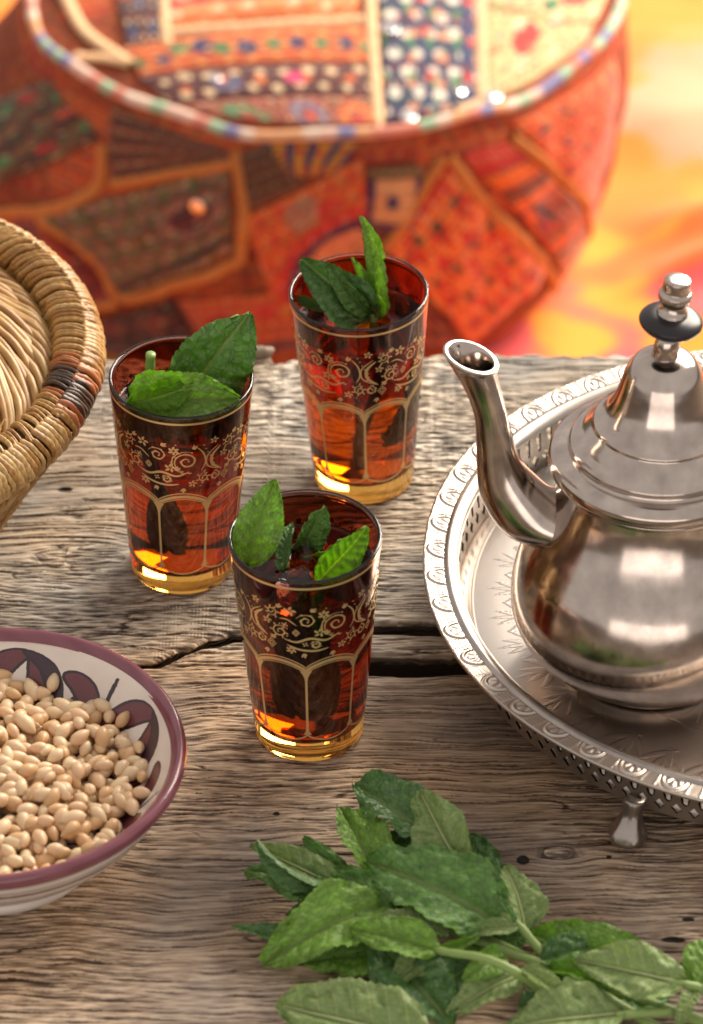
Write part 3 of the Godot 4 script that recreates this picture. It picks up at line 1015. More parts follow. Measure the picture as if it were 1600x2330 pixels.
	var cups := [[glass_left, Vector3(-0.0735, 0.011, -0.0899), "mint standing in the left glass, one broad quilted leaf over a folded bright one", [Vector3(-0.0838, 0.108, -0.0954), Vector3(-0.0842, 0.09, -0.0965), Vector3(-0.079, 0.05, -0.094), Vector3(-0.074, 0.0135, -0.09)], [[Vector3(-0.077, 0.018, -0.082), Vector3(-0.080, 0.058, -0.078), 0.42, 0.4, 0.3, 0, 0]]],
		[glass_back, Vector3(0.0057, 0.011, -0.154), "mint standing in the rear glass, a narrow upright leaf with a curled one beside it", [Vector3(0.0095, 0.088, -0.1555), Vector3(0.0095, 0.06, -0.152), Vector3(0.004, 0.03, -0.15), Vector3(0.004, 0.0135, -0.15)], [[Vector3(0.012, 0.025, -0.150), Vector3(0.021, 0.066, -0.150), 0.5, 0.5, 0.3, 60, 0]]],
		[glass_front, Vector3(-0.0173, 0.011, 0.0183), "mint standing in the front glass, yellow-green tip right and olive tip left", [Vector3(-0.0265, 0.086, 0.017), Vector3(-0.026, 0.06, 0.017), Vector3(-0.020, 0.03, 0.018), Vector3(-0.016, 0.0135, 0.018)], [[Vector3(-0.021, 0.018, 0.025), Vector3(-0.024, 0.060, 0.029), 0.42, 0.4, 0.3, 0, 0], [Vector3(-0.015, 0.018, 0.026), Vector3(-0.012, 0.060, 0.028), 0.42, 0.4, 0.3, 0, 0], [Vector3(-0.016, 0.05, 0.024), Vector3(-0.020, 0.080, 0.030), 0.5, 0.4, 0.3, 0, 0]]]]
	for h in cups:
		var o := thing("glass_mint", h[2], "mint", h[1], "mint in the tea glasses")
		for e in h[0]:
			place_leaf(o, e, s, "upright")
			s += 1
		for e in h[4]:
			place_leaf(o, e, s, "upright")
			s += 1
		stem(o, h[3], 0.0021, 0.0019)
	# ice in the front glass
	for k in 2:
		var ice := part(self, "ice_cube", slab(Vector3(0.014, 0.012, 0.013), 0.002), M.ice)
		ice.transform = Transform3D(Basis.from_euler(Vector3(0.5 - k, 0.5 + 1.1 * k, 0.3 * k)), [Vector3(-0.0215, 0.0835, 0.030), Vector3(-0.0205, 0.083, 0.0115)][k])
		tag(ice, ["clear ice cube against the near rim of the front tea glass", "clear ice cube under the far leaf in the front tea glass"][k], "ice cube", "ice in the front glass")


# ---------------------------------------------------------------- silver tray and pot
func rim_relief(a: float, b: float) -> float:   # a -1..1 along one motif, b 0 inner .. 1 outer
	var d := sqrt(pow(a / 0.58, 2.0) + pow(maxf(b, 0.0) / 0.86, 2.0))
	var h := 0.75 * exp(-pow((d - 0.93) / 0.085, 2.0)) - 0.35 * exp(-pow((d - 1.12) / 0.07, 2.0))
	if d < 0.8:
		var f := atan2(a / 0.58, b * 1.1 + 0.12)
		h += 0.55 * pow(absf(cos(f * 3.4)), 1.5) * smoothstep(0.1, 0.3, d) * (1.0 - smoothstep(0.6, 0.8, d)) - 0.15
	elif absf(a) > 0.62:
		h += 0.22 * sin(b * 34.0) * smoothstep(0.62, 0.72, absf(a)) + 0.2 * exp(-pow((absf(a) - 0.70) / 0.05, 2.0))
	elif d > 1.15:
		h += 0.12 * sin(a * 60.0) * smoothstep(0.75, 0.85, b)
	return h * smoothstep(0.0, 0.08, b) * (1.0 - smoothstep(0.93, 1.0, b))


func pierced_wall(r0: float, y0: float, r1: float, y1: float, cells: int) -> ArrayMesh:
	var st := SurfaceTool.new()
	st.begin(Mesh.PRIMITIVE_TRIANGLES)
	var pw := TAU * r1 / cells
	var ht := Vector2(r1 - r0, y1 - y0).length()
	var oc := ht * 0.665
	var oh := ht * 0.255
	var ow := pw * 0.27
	var dc := ht * 0.265
	var dh := ht * 0.15
	var dw := pw * 0.34
	var left := PackedVector2Array([Vector2(0, 0), Vector2(pw / 2, 0)])
	var cut := []
	for k in 11:
		var a := -PI / 2 - PI * k / 10.0
		left.append(Vector2(pw / 2 + cos(a) * ow, oc + sin(a) * oh))
	left.append(Vector2(pw / 2, ht))
	left.append(Vector2(0, ht))
	for k in 7:
		var t := k / 6.0
		var q := Vector2(dw * (1.0 - absf(2.0 * t - 1.0)), dc + dh * (1.0 - 2.0 * t))
		q.x *= 0.75 + 0.25 * absf(2.0 * (1.0 - absf(2.0 * t - 1.0)) - 1.0)
		left.append(q)
	var tri := Geometry2D.triangulate_polygon(left)
	var edges := [[2, 12], [15, 21]]
	var put := func(q: Vector2, depth: float, c: int, mirror: bool) -> Vector3:
		var u := pw - q.x if mirror else q.x
		var th := TAU * (c + u / pw) / cells
		var t := q.y / ht
		var r := lerpf(r0, r1, t) - depth
		return Vector3(r * cos(th), lerpf(y0, y1, t), r * sin(th))
	for c in cells:
		for mirror in [false, true]:
			for depth in [0.0, 0.0009]:
				for i in range(0, tri.size(), 3):
					var w := [tri[i], tri[i + 1], tri[i + 2]]
					var flip: bool = mirror != (depth > 0.0)
					if flip:
						w = [tri[i], tri[i + 2], tri[i + 1]]
					for k in w:
						var v: Vector3 = put.call(left[k], depth, c, mirror)
						st.set_normal(Vector3(v.x, 0, v.z).normalized() * (1.0 if depth == 0.0 else -1.0))
						st.add_vertex(v)
			for e in edges:
				for k in range(e[0], e[1]):
					var a: Vector3 = put.call(left[k], 0.0, c, mirror)
					var b: Vector3 = put.call(left[k + 1], 0.0, c, mirror)
					var a2: Vector3 = put.call(left[k], 0.0009, c, mirror)
					var b2: Vector3 = put.call(left[k + 1], 0.0009, c, mirror)
					var nn := (b - a).cross(a2 - a).normalized()
					for v in [a, b, a2, b, b2, a2]:
						st.set_normal(nn)
						st.add_vertex(v)
	return st.commit()


func tray_floor_relief() -> ImageTexture:   # u round, v from the middle out
	var w := 2048
	var h := 256
	var d := PackedByteArray()
	d.resize(w * h)
	d.fill(150)
	for k in 40:
		var cx := (k + 0.5) * w / 40.0
		for m in 5:
			var bend := (m - 2) * 0.42
			for i in 90:
				var t := i / 89.0
				var x := cx + sin(bend * 1.6 * t) * 22.0 * (0.6 + absf(bend)) - bend * 7.0
				var y := 196.0 + 34.0 * t - absf(bend) * 14.0 * t
				var r := 2.3 * sin(PI * clampf(t, 0.06, 0.98)) + 0.4
				for oy in range(-3, 4):
					for ox in range(-3, 4):
						if ox * ox + oy * oy <= r * r:
							d[(int(y) + oy) * w + posmod(int(x) + ox, w)] = 40
	for k in 80:
		var cx := k * w / 80.0
		for i in 60:
			var t := i / 59.0
			var x := cx + sin(t * PI) * 9.0 * (1 if k % 2 else -1)
			for oy in 2:
				d[(int(120.0 + t * 40.0) + oy) * w + posmod(int(x), w)] = 70
	for row in [112, 113, 168, 169, 242, 243]:
		for i in w:
			d[row * w + i] = 70
	return texture(w, h, d, Image.FORMAT_L8)


func build_tray() -> void:
	var c := Vector3(0.1857, 0.0, -0.0395)
	var t := thing("silver_tray", "round engraved silver tray with a pierced gallery, carrying the teapot", "tray", c)
	var floor_mesh := lathe(dense(PackedVector2Array([Vector2(0.0, 0.0200), Vector2(0.1345, 0.0196), Vector2(0.1385, 0.0186), Vector2(0.1425, 0.0166), Vector2(0.1405, 0.0158), Vector2(0.0, 0.0170)]), 0.012), 160)
	# the engraving needs polar texture places that follow the radius
	var arr := floor_mesh.surface_get_arrays(0)
	var vv: PackedVector3Array = arr[Mesh.ARRAY_VERTEX]
	var uu: PackedVector2Array = arr[Mesh.ARRAY_TEX_UV]
	for i in vv.size():
		uu[i].y = clampf(Vector2(vv[i].x, vv[i].z).length() / 0.1425, 0.002, 0.998)
	arr[Mesh.ARRAY_TEX_UV] = uu
	var fm := ArrayMesh.new()
	fm.add_surface_from_arrays(Mesh.PRIMITIVE_TRIANGLES, arr)
	var engraved: StandardMaterial3D = M.tray_silver.duplicate()
	engraved.resource_name = "engraved_silver"
	engraved.uv1_triplanar = false
	engraved.uv1_scale = Vector3.ONE
	engraved.albedo_texture = null
	engraved.heightmap_enabled = true
	engraved.heightmap_texture = tray_floor_relief()
	engraved.heightmap_scale = 0.028
	engraved.roughness = 0.3
	part(t, "tray_floor", fm, engraved)
	part(t, "pierced_gallery", pierced_wall(0.1426, 0.0166, 0.1462, 0.0372, 126), M.tray_silver)
	# rolled shoulder and embossed band
	var seg := 52 * 44
	var prof := fillet([[0.1452, 0.0362], [0.1405, 0.0372, 0.002], [0.1415, 0.0400, 0.003], [0.1452, 0.0418, 0.002], [0.1474, 0.0408, 0.0008]], 4)
	var rolled := lathe(prof, 220)
	part(t, "rolled_shoulder", rolled, M.tray_silver)
	var p := PackedVector3Array()
	var tarnish := PackedColorArray()
	var nr := 15
	for j in nr + 5:
		for i in seg + 1:
			var th := TAU * i / seg
			var b := clampf(float(j) / nr, 0.0, 1.0)
			var a := fmod(float(i) / 44.0, 1.0) * 2.0 - 1.0
			var r := lerpf(0.1472, 0.1556, b)
			var y := lerpf(0.0407, 0.0420, b) + rim_relief(a, b) * 0.00085
			if j > nr:
				r = [0.1562, 0.1563, 0.1557, 0.1455][j - nr - 1]
				y = [0.0418, 0.0408, 0.0400, 0.0370][j - nr - 1]
			r += 0.0003 * sin(th * 7.0 + 1.0)
			p.append(Vector3(r * cos(th), y, r * sin(th)))
			tarnish.append(Color(0.40, 0.33, 0.28).lerp(Color(0.60, 0.55, 0.505), smoothstep(-0.25, 0.45, rim_relief(a, b)) if j <= nr else 0.6))
	part(t, "embossed_rim", grid(seg, nr + 4, p, PackedVector2Array(), tarnish, true, true), M.embossed_silver)
	for k in 3:
		var ang := deg_to_rad(121.3 + 120.0 * k)
		var foot := lathe(catmull(PackedVector2Array([Vector2(0.0, -0.0002), Vector2(0.0034, 0.0), Vector2(0.0062, 0.002), Vector2(0.0064, 0.0050), Vector2(0.0050, 0.0085), Vector2(0.0042, 0.011), Vector2(0.0036, 0.0140), Vector2(0.0038, 0.0200), Vector2(0.0, 0.0206)]), 6), 28, null, func(th: float, r: float, y: float) -> Vector2: return Vector2(0.0006 * sin(th * 5.0) * smoothstep(0.0, 0.004, y) * (1.0 - smoothstep(0.010, 0.015, y)) * (r / 0.005), 0.0))
		var f := part(t, "foot", foot, M.tray_silver, Transform3D(Basis(Vector3.UP, -ang) * Basis(Vector3(0, 0, 1), 0.30), Vector3(cos(ang) * 0.1497, 0.0010, sin(ang) * 0.1497)))
		f.scale = Vector3(1.25, 1.0, 1.1)


func ring_mesh(rings: Array, z: float, seg := 40, sub := 6) -> ArrayMesh:   # rings: [x, y, half-width in plane, half-width across, tilt in degrees]
	var p := PackedVector3Array()
	var rows := 0
	for i in rings.size() - 1:
		for k in sub if i < rings.size() - 2 else sub + 1:
			var t := float(k) / sub
			var q := []
			for m in 5:
				q.append(cubic_interpolate(rings[i][m], rings[i + 1][m], rings[maxi(i - 1, 0)][m], rings[mini(i + 2, rings.size() - 1)][m], t))
			var e := Vector2(cos(deg_to_rad(q[4])), sin(deg_to_rad(q[4])))
			rows += 1
			for s in seg + 1:
				var a := TAU * s / seg
				var ca := cos(a)
				p.append(Vector3(q[0] + e.x * q[2] * ca, q[1] + e.y * q[2] * ca, z + q[3] * sin(a)))
	return grid(seg, rows - 1, p, PackedVector2Array(), PackedColorArray(), true)


func build_pot() -> void:
	var at := Vector3(0.1215, 0.0196, -0.004)
	var t := thing("silver_teapot", "polished silver teapot with domed lid and curved spout, standing on the tray", "teapot", at)
	t.rotation.z = 0.004
	var oy := at.y
	var body := PackedVector2Array()
	for v in fillet([[0.0, 0.0205], [0.0335, 0.0200, 0.0008], [0.0352, 0.0212, 0.0010], [0.0345, 0.0238, 0.0012], [0.0362, 0.0252]], 4):
		body.append(v - Vector2(0, oy))
	for v in catmull(PackedVector2Array([Vector2(0.0362, 0.0252), Vector2(0.0440, 0.0295), Vector2(0.0520, 0.0375), Vector2(0.0558, 0.046), Vector2(0.0567, 0.0535), Vector2(0.05595, 0.0625), Vector2(0.05295, 0.0745), Vector2(0.0488, 0.084), Vector2(0.0447, 0.092), Vector2(0.0414, 0.100), Vector2(0.0391, 0.108), Vector2(0.0384, 0.1135)]), 8):
		body.append(v - Vector2(0, oy))
	for v in fillet([[0.0384, 0.1137], [0.0398, 0.1146, 0.0006], [0.0398, 0.1166, 0.0006], [0.036, 0.1172]], 3):
		body.append(v - Vector2(0, oy))
	part(t, "body", lathe(body, 120), M.silver)
	var lid_prof := PackedVector2Array()
	for v in fillet([[0.030, 0.1172], [0.0412, 0.1174, 0.001], [0.0437, 0.1196, 0.0024], [0.0437, 0.1240, 0.0022], [0.0412, 0.1262, 0.002], [0.0362, 0.1268, 0.0006], [0.0356, 0.1280, 0.0008], [0.0357, 0.1302, 0.0016], [0.0338, 0.1318, 0.0018], [0.0312, 0.1328, 0.003], [0.0285, 0.1362, 0.004], [0.0266, 0.1386, 0.0008], [0.0266, 0.1402, 0.0012], [0.0246, 0.1414, 0.002]], 4):
		lid_prof.append(v - Vector2(0, oy))
	for v in catmull(PackedVector2Array([Vector2(0.0238, 0.1418), Vector2(0.0212, 0.1444), Vector2(0.0190, 0.149), Vector2(0.0173, 0.1545), Vector2(0.0158, 0.1600), Vector2(0.0141, 0.1648), Vector2(0.0113, 0.1688), Vector2(0.0070, 0.1708), Vector2(0.0, 0.1715)]), 6):
		lid_prof.append(v - Vector2(0, oy))
	var lid := part(t, "lid", lathe(lid_prof, 120), M.silver)
	var tilt := Transform3D(Basis(Vector3(0, 0, 1), -0.085), Vector3(0.0, 0.1700 - oy, 0.0))
	part(lid, "finial_neck", lathe(catmull(PackedVector2Array([Vector2(0.0056, -0.001), Vector2(0.0053, 0.001), Vector2(0.0050, 0.0035), Vector2(0.0049, 0.0062), Vector2(0.0043, 0.0088), Vector2(0.0038, 0.0098), Vector2(0.0041, 0.0110), Vector2(0.0030, 0.0128)]), 5), 48), M.silver, tilt)
	part(lid, "black_finial_disc", lathe(catmull(PackedVector2Array([Vector2(0.0, 0.0116), Vector2(0.0048, 0.0118), Vector2(0.0096, 0.0134), Vector2(0.0122, 0.0160), Vector2(0.0119, 0.0182), Vector2(0.0092, 0.0200), Vector2(0.0055, 0.0206), Vector2(0.0, 0.0206)]), 6), 64), M.bakelite, tilt)
	part(lid, "finial_knob", lathe(catmull(PackedVector2Array([Vector2(0.0, 0.0200), Vector2(0.0056, 0.0203), Vector2(0.0058, 0.0216), Vector2(0.0052, 0.0228), Vector2(0.0047, 0.0246), Vector2(0.0050, 0.0256), Vector2(0.0063, 0.0272), Vector2(0.0066, 0.0295), Vector2(0.0060, 0.0306), Vector2(0.0053, 0.0314), Vector2(0.0052, 0.0350), Vector2(0.0044, 0.0362), Vector2(0.0, 0.0365)]), 5), 56), M.silver, tilt)
	var x0 := at.x
	var rings := []
	for r in [[0.0820, 0.0905, 0.0138, 0.0150, 36.0], [0.0709, 0.0959, 0.0134, 0.0140, 33.0], [0.0627, 0.1080, 0.0118, 0.0112, 16.0], [0.0584, 0.1199, 0.0088, 0.0086, 7.0], [0.0564, 0.1328, 0.0072, 0.0070, 4.0], [0.0543, 0.1455, 0.0064, 0.0063, 11.0], [0.0506, 0.1580, 0.0070, 0.0068, 6.0], [0.0472, 0.1668, 0.0092, 0.0086, -10.0], [0.0468, 0.1690, 0.0112, 0.0104, -18.0], [0.0468, 0.1704, 0.0114, 0.0106, -19.0], [0.0469, 0.1704, 0.0094, 0.0088, -19.0], [0.0480, 0.1664, 0.0072, 0.0069, -10.0], [0.0508, 0.1575, 0.0056, 0.0054, 4.0], [0.0546, 0.1440, 0.005, 0.005, 8.0], [0.0566, 0.130, 0.005, 0.005, 5.0]]:
		rings.append([r[0] - x0, r[1] - oy, r[2], r[3], r[4]])
	part(t, "spout", ring_mesh(rings, 0.0, 48, 6), M.silver)
	var hp := catmull3([Vector3(0.039, 0.092, 0.0), Vector3(0.052, 0.103, 0.0), Vector3(0.075, 0.108, 0.0), Vector3(0.088, 0.093, 0.0), Vector3(0.083, 0.066, 0.0), Vector3(0.066, 0.046, 0.0), Vector3(0.053, 0.036, 0.0)], 8)
	part(t, "handle", tube(hp, PackedFloat32Array([0.0042]), 16, 0.75), M.silver)
	part(t, "hinge", slab(Vector3(0.012, 0.007, 0.009), 0.0015), M.silver, Transform3D(Basis(), Vector3(0.0455, 0.0985, 0.0)))


# ---------------------------------------------------------------- bowl of pine nuts
func stamp(d: PackedByteArray, w: int, h: int, x: float, y: float, r: float, c: Color, grainy := 0.0) -> void:
	var ri := int(ceil(r))
	for oy in range(-ri, ri + 1):
		var yy := int(y) + oy
		if yy < 0 or yy >= h:
			continue
		for ox in range(-ri, ri + 1):
			if ox * ox + oy * oy <= r * r:
				var k := (yy * w + posmod(int(x) + ox, w)) * 3
				var g := 1.0 + grainy * (rng.randf() - 0.5)
				d[k] = int(clampf(c.r * g, 0, 1) * 255)
				d[k + 1] = int(clampf(c.g * g, 0, 1) * 255)
				d[k + 2] = int(clampf(c.b * g, 0, 1) * 255)


func painted_leaf(d: PackedByteArray, w: int, h: int, pts: PackedVector2Array, fat: float, plum: Color, ink: Color) -> void:
	var c := catmull(pts, 26)
	for pass_ in 2:
		for i in c.size():
			var t := float(i) / (c.size() - 1)
			var r := fat * pow(sin(PI * clampf(t, 0.01, 0.99)), 0.7)
			if pass_ == 0:
				stamp(d, w, h, c[i].x, c[i].y, r + 6.0, ink, 0.25)
			elif r > 2.0:
				stamp(d, w, h, c[i].x, c[i].y, r, plum, 0.30)


func bowl_painting() -> ImageTexture:   # u round, v from the rim down
	var w := 1800
	var h := 360
	var d := PackedByteArray()
	d.resize(w * h * 3)
	var mott := noise_bytes(450, 90, w, h, 0.03, 51, 3)
	for k in w * h:
		var v := (mott[k] - 128) * 0.06
		d[k * 3] = int(222 + v)
		d[k * 3 + 1] = int(212 + v)
		d[k * 3 + 2] = int(202 + v)
	rng.seed = 9
	var ink := Color(0.17, 0.10, 0.14)
	var plum := Color(0.40, 0.19, 0.22)
	var unit := 300.0
	for k in 6:
		var o := k * unit + rng.randf_range(-8, 8)
		var P := func(x: float, y: float) -> Vector2: return Vector2(o + x * unit, 22 + y * 330.0)
		var line := func(q: Array, fat: float) -> void:
			var c := catmull(PackedVector2Array(q), 30)
			for i in c.size():
				stamp(d, w, h, c[i].x, c[i].y, fat * (0.55 + 0.45 * sin(PI * float(i) / c.size())), ink, 0.2)
		painted_leaf(d, w, h, PackedVector2Array([P.call(0.27, 0.42), P.call(0.38, 0.28), P.call(0.52, 0.12), P.call(0.62, 0.06)]), 22.0, plum, ink)
		painted_leaf(d, w, h, PackedVector2Array([P.call(0.21, 0.42), P.call(0.12, 0.28), P.call(0.02, 0.2), P.call(-0.08, 0.18)]), 21.0, plum, ink)
		painted_leaf(d, w, h, PackedVector2Array([P.call(0.66, 0.10), P.call(0.71, 0.30), P.call(0.66, 0.5), P.call(0.54, 0.66)]), 19.0, plum, ink)
		painted_leaf(d, w, h, PackedVector2Array([P.call(0.62, 0.05), P.call(0.76, 0.16), P.call(0.85, 0.36), P.call(0.90, 0.62)]), 13.0, ink * 1.3, ink)
		for b in [[0.24, 0.52, 19.0], [0.74, 0.62, 17.0]]:
			var q: Vector2 = P.call(b[0], b[1])
			stamp(d, w, h, q.x, q.y, b[2] + 4.0, ink, 0.2)
			stamp(d, w, h, q.x, q.y, b[2], plum, 0.3)
		line.call([P.call(0.24, 0.40), P.call(0.24, 0.22), P.call(0.25, 0.04)], 5.0)
		line.call([P.call(0.30, 0.46), P.call(0.38, 0.42), P.call(0.47, 0.36)], 5.0)
		line.call([P.call(0.90, 0.40), P.call(0.95, 0.66), P.call(0.88, 0.95)], 4.0)
		line.call([P.call(0.97, 0.5), P.call(1.02, 0.72), P.call(0.96, 0.98)], 4.5)
		painted_leaf(d, w, h, PackedVector2Array([P.call(0.98, 0.30), P.call(0.93, 0.5), P.call(0.97, 0.75), P.call(1.06, 0.9)]), 12.0, plum, ink)
		line.call([P.call(0.05, 0.55), P.call(0.10, 0.75), P.call(0.06, 0.95)], 4.5)
		line.call([P.call(0.42, 0.55), P.call(0.46, 0.78), P.call(0.38, 0.95)], 4.5)
	return texture(w, h, d)


func build_bowl() -> void:
	var c := Vector3(-0.1403, 0.0, 0.0885)
	var t := thing("nut_bowl", "cream ceramic bowl with plum rim and painted leaves, holding pine nuts at the left", "bowl", c)
	t.scale = Vector3(1.0, 1.0, 0.968)
	var outside := catmull(PackedVector2Array([Vector2(0.0425, 0.0012), Vector2(0.044, 0.004), Vector2(0.0435, 0.0085), Vector2(0.0505, 0.0140), Vector2(0.0600, 0.0222), Vector2(0.0675, 0.0312), Vector2(0.0722, 0.0392), Vector2(0.0742, 0.0435)]), 8)
	var foot := PackedVector2Array([Vector2(0.0, 0.003), Vector2(0.037, 0.003), Vector2(0.0395, 0.0004), Vector2(0.0415, 0.0002)])
	foot.append_array(outside)
	var cream := Color(0.66, 0.59, 0.53)
	var plum := Color(0.165, 0.042, 0.062)
	var ink := Color(0.035, 0.016, 0.025)
	var tint := func(th: float, r: float, y: float, j: int) -> Color:
		var wob := 0.0005 * sin(th * 3.0) + 0.0003 * sin(th * 11.0)
		var q := y + wob
		for b in [[0.0385, 0.0004], [0.0355, 0.0010], [0.0285, 0.0005]]:
			if absf(q - b[0]) < b[1]:
				return ink.lerp(plum, 0.4)
		return cream * (1.0 + 0.04 * sin(th * 9.0 + y * 300.0))
	part(t, "outer_wall", lathe(dense(foot, 0.0005), 140, tint), M.glaze)
	var rim := fillet([[0.0742, 0.0433], [0.0762, 0.0455, 0.001], [0.0771, 0.0490, 0.002], [0.0752, 0.0515, 0.0018], [0.0728, 0.0506, 0.0016], [0.0706, 0.0478]], 5)
	var rim_tint := func(th: float, r: float, y: float, j: int) -> Color:
		var n := 0.5 + 0.5 * sin(th * 23.0 + r * 900.0) * sin(th * 7.0)
		return plum.lerp(Color(0.235, 0.075, 0.10), n * 0.7) * (1.0 if y > 0.0445 else 0.8)
	part(t, "plum_rim", lathe(dense(rim, 0.0006), 160, rim_tint, func(th: float, r: float, y: float) -> Vector2: return Vector2(0.0003 * sin(th * 5.0), 0.0004 * sin(th * 4.0 + 1.0))), M.glaze)
	var inside := catmull(PackedVector2Array([Vector2(0.0710, 0.0482), Vector2(0.0668, 0.0420), Vector2(0.0600, 0.0330), Vector2(0.0500, 0.0240), Vector2(0.0370, 0.0165), Vector2(0.020, 0.0120), Vector2(0.0, 0.0105)]), 8)
	var m := lathe(inside, 140)
	part(t, "painted_inside", m, M.painted_glaze)
	# pine nuts
	rng.seed = 77
	var variants := []
	for k in 5:
		var pr := PackedVector2Array()
		for i in 11:
			var u := i / 10.0
			pr.append(Vector2(0.00258 * pow(sin(PI * clampf(u, 0.0, 1.0)), 0.62) * (1.05 - 0.26 * u) * (0.92 + 0.04 * k), (u - 0.5) * (0.0072 + 0.0005 * k)))
		variants.append(lathe(pr, 14))
	var heap_h := func(x: float, z: float) -> float:
		var r := sqrt(x * x + z * z)
		return 0.0378 - 0.0085 * pow(r / 0.060, 2.0) + 0.0015 * sin(x * 130.0) * cos(z * 110.0)
	var inner_y := func(r: float) -> float:
		for i in inside.size() - 1:
			if r <= inside[i].x and r >= inside[i + 1].x:
				return inside[i].y
		return 0.0105
	var mm := MultiMesh.new()
	mm.transform_format = MultiMesh.TRANSFORM_3D
	mm.mesh = variants[2]
	var low := []
	var placed := []
	var made := 0
	var tries := 0
	while tries < 12000 and made < 298:
		tries += 1
		var a := rng.randf() * TAU
		var r := 0.0605 * sqrt(rng.randf())
		var x := cos(a) * r
		var z := sin(a) * r
		if c.x + x < -0.158:
			continue
		var layer := 0.0 if tries < 7000 else 0.0026
		var clash := false
		for q in placed:
			if q.z == layer and Vector2(q.x - x, q.y - z).length_squared() < pow(0.0057 if layer == 0.0 else 0.0082, 2.0):
				clash = true
				break
		if clash:
			continue
		placed.append(Vector3(x, z, layer))
		var y: float = heap_h.call(x, z) + layer + rng.randf_range(-0.0009, 0.0009)
		y = maxf(y, inner_y.call(r) + 0.0024)
		if r > 0.0585 and rng.randf() < 0.5:
			continue
		var lie := Basis.from_euler(Vector3(PI / 2 + rng.randf_range(-0.5, 0.5), rng.randf() * TAU, 0.0), EULER_ORDER_YXZ)
		var o := part(self, "pine_nut", variants[made % 5], M["nut_%d" % (rng.randi() % 4)])
		o.transform = Transform3D(lie * Basis().scaled(Vector3.ONE * rng.randf_range(0.98, 1.26)), c + Vector3(x, y, z))
		tag(o, "cream pine nut heaped among the others in the plum-rimmed bowl", "pine nut", "pine nuts heaped in the bowl")
		made += 1
	for k in 900:
		var a := rng.randf() * TAU
		var r := 0.0590 * sqrt(rng.randf())
		var x := cos(a) * r
		var z := sin(a) * r
		var out_of_view: bool = c.x + x < -0.155
		var y: float = heap_h.call(x, z) - (rng.randf_range(-0.001, 0.006) if out_of_view else rng.randf_range(0.0032, 0.0075))
		if y < inner_y.call(r) + 0.002:
			continue
		low.append(Transform3D(Basis.from_euler(Vector3(rng.randf() * TAU, rng.randf() * TAU, 0.0)), Vector3(x, y, z)))
	mm.instance_count = low.size()
	for i in low.size():
		mm.set_instance_transform(i, low[i])
	var mi := MultiMeshInstance3D.new()
	mi.name = "pine_nut_heap"
	mi.multimesh = mm
	mi.material_override = M.nut_1
	mi.position = c
	add_child(mi)
	tag(mi, "mass of pine nuts under the top ones in the bowl", "pine nuts")
	mi.set_meta("kind", "stuff")


# ---------------------------------------------------------------- basket
func strand(pts: Array, r: float, flat: float, s: int, n := 6, up := Vector3.UP) -> ArrayMesh:
	var c := catmull3(pts, n)
	var radii := PackedFloat32Array()
	rng.seed = s
	for i in c.size():
		radii.append(r * rng.randf_range(0.88, 1.10) * (0.8 if i == 0 or i == c.size() - 1 else 1.0))
	return tube(c, radii, 7, flat, up)


func ring_of(parent: Node3D, called: String, meshes: Array, count: int, seen: Vector2, paint: Callable, s: int) -> void:
	# strands one by one where the picture shows them, the rest of the ring as one part
	var rest := []
	var places := []
	rng.seed = s
	for k in count:
		var a := 360.0 * k / count
		var m: ArrayMesh = meshes[rng.randi() % meshes.size()]
		var b := Basis(Vector3.UP, deg_to_rad(-a) + rng.randf_range(-0.42, 0.42) * TAU / count)
		var signed_a := a - 360.0 if a > 180.0 else a
		if signed_a > seen.x and signed_a < seen.y:
			part(parent, called, m, paint.call(signed_a), Transform3D(b, Vector3(0, rng.randf_range(-0.0004, 0.0004), 0)))
		else:
			rest.append(m)
			places.append(Transform3D(b, Vector3.ZERO))
	if rest.size():
		var o := part(parent, "far_" + called, join(rest, places), M.straw_1)
		o.set_meta("kind", "stuff")


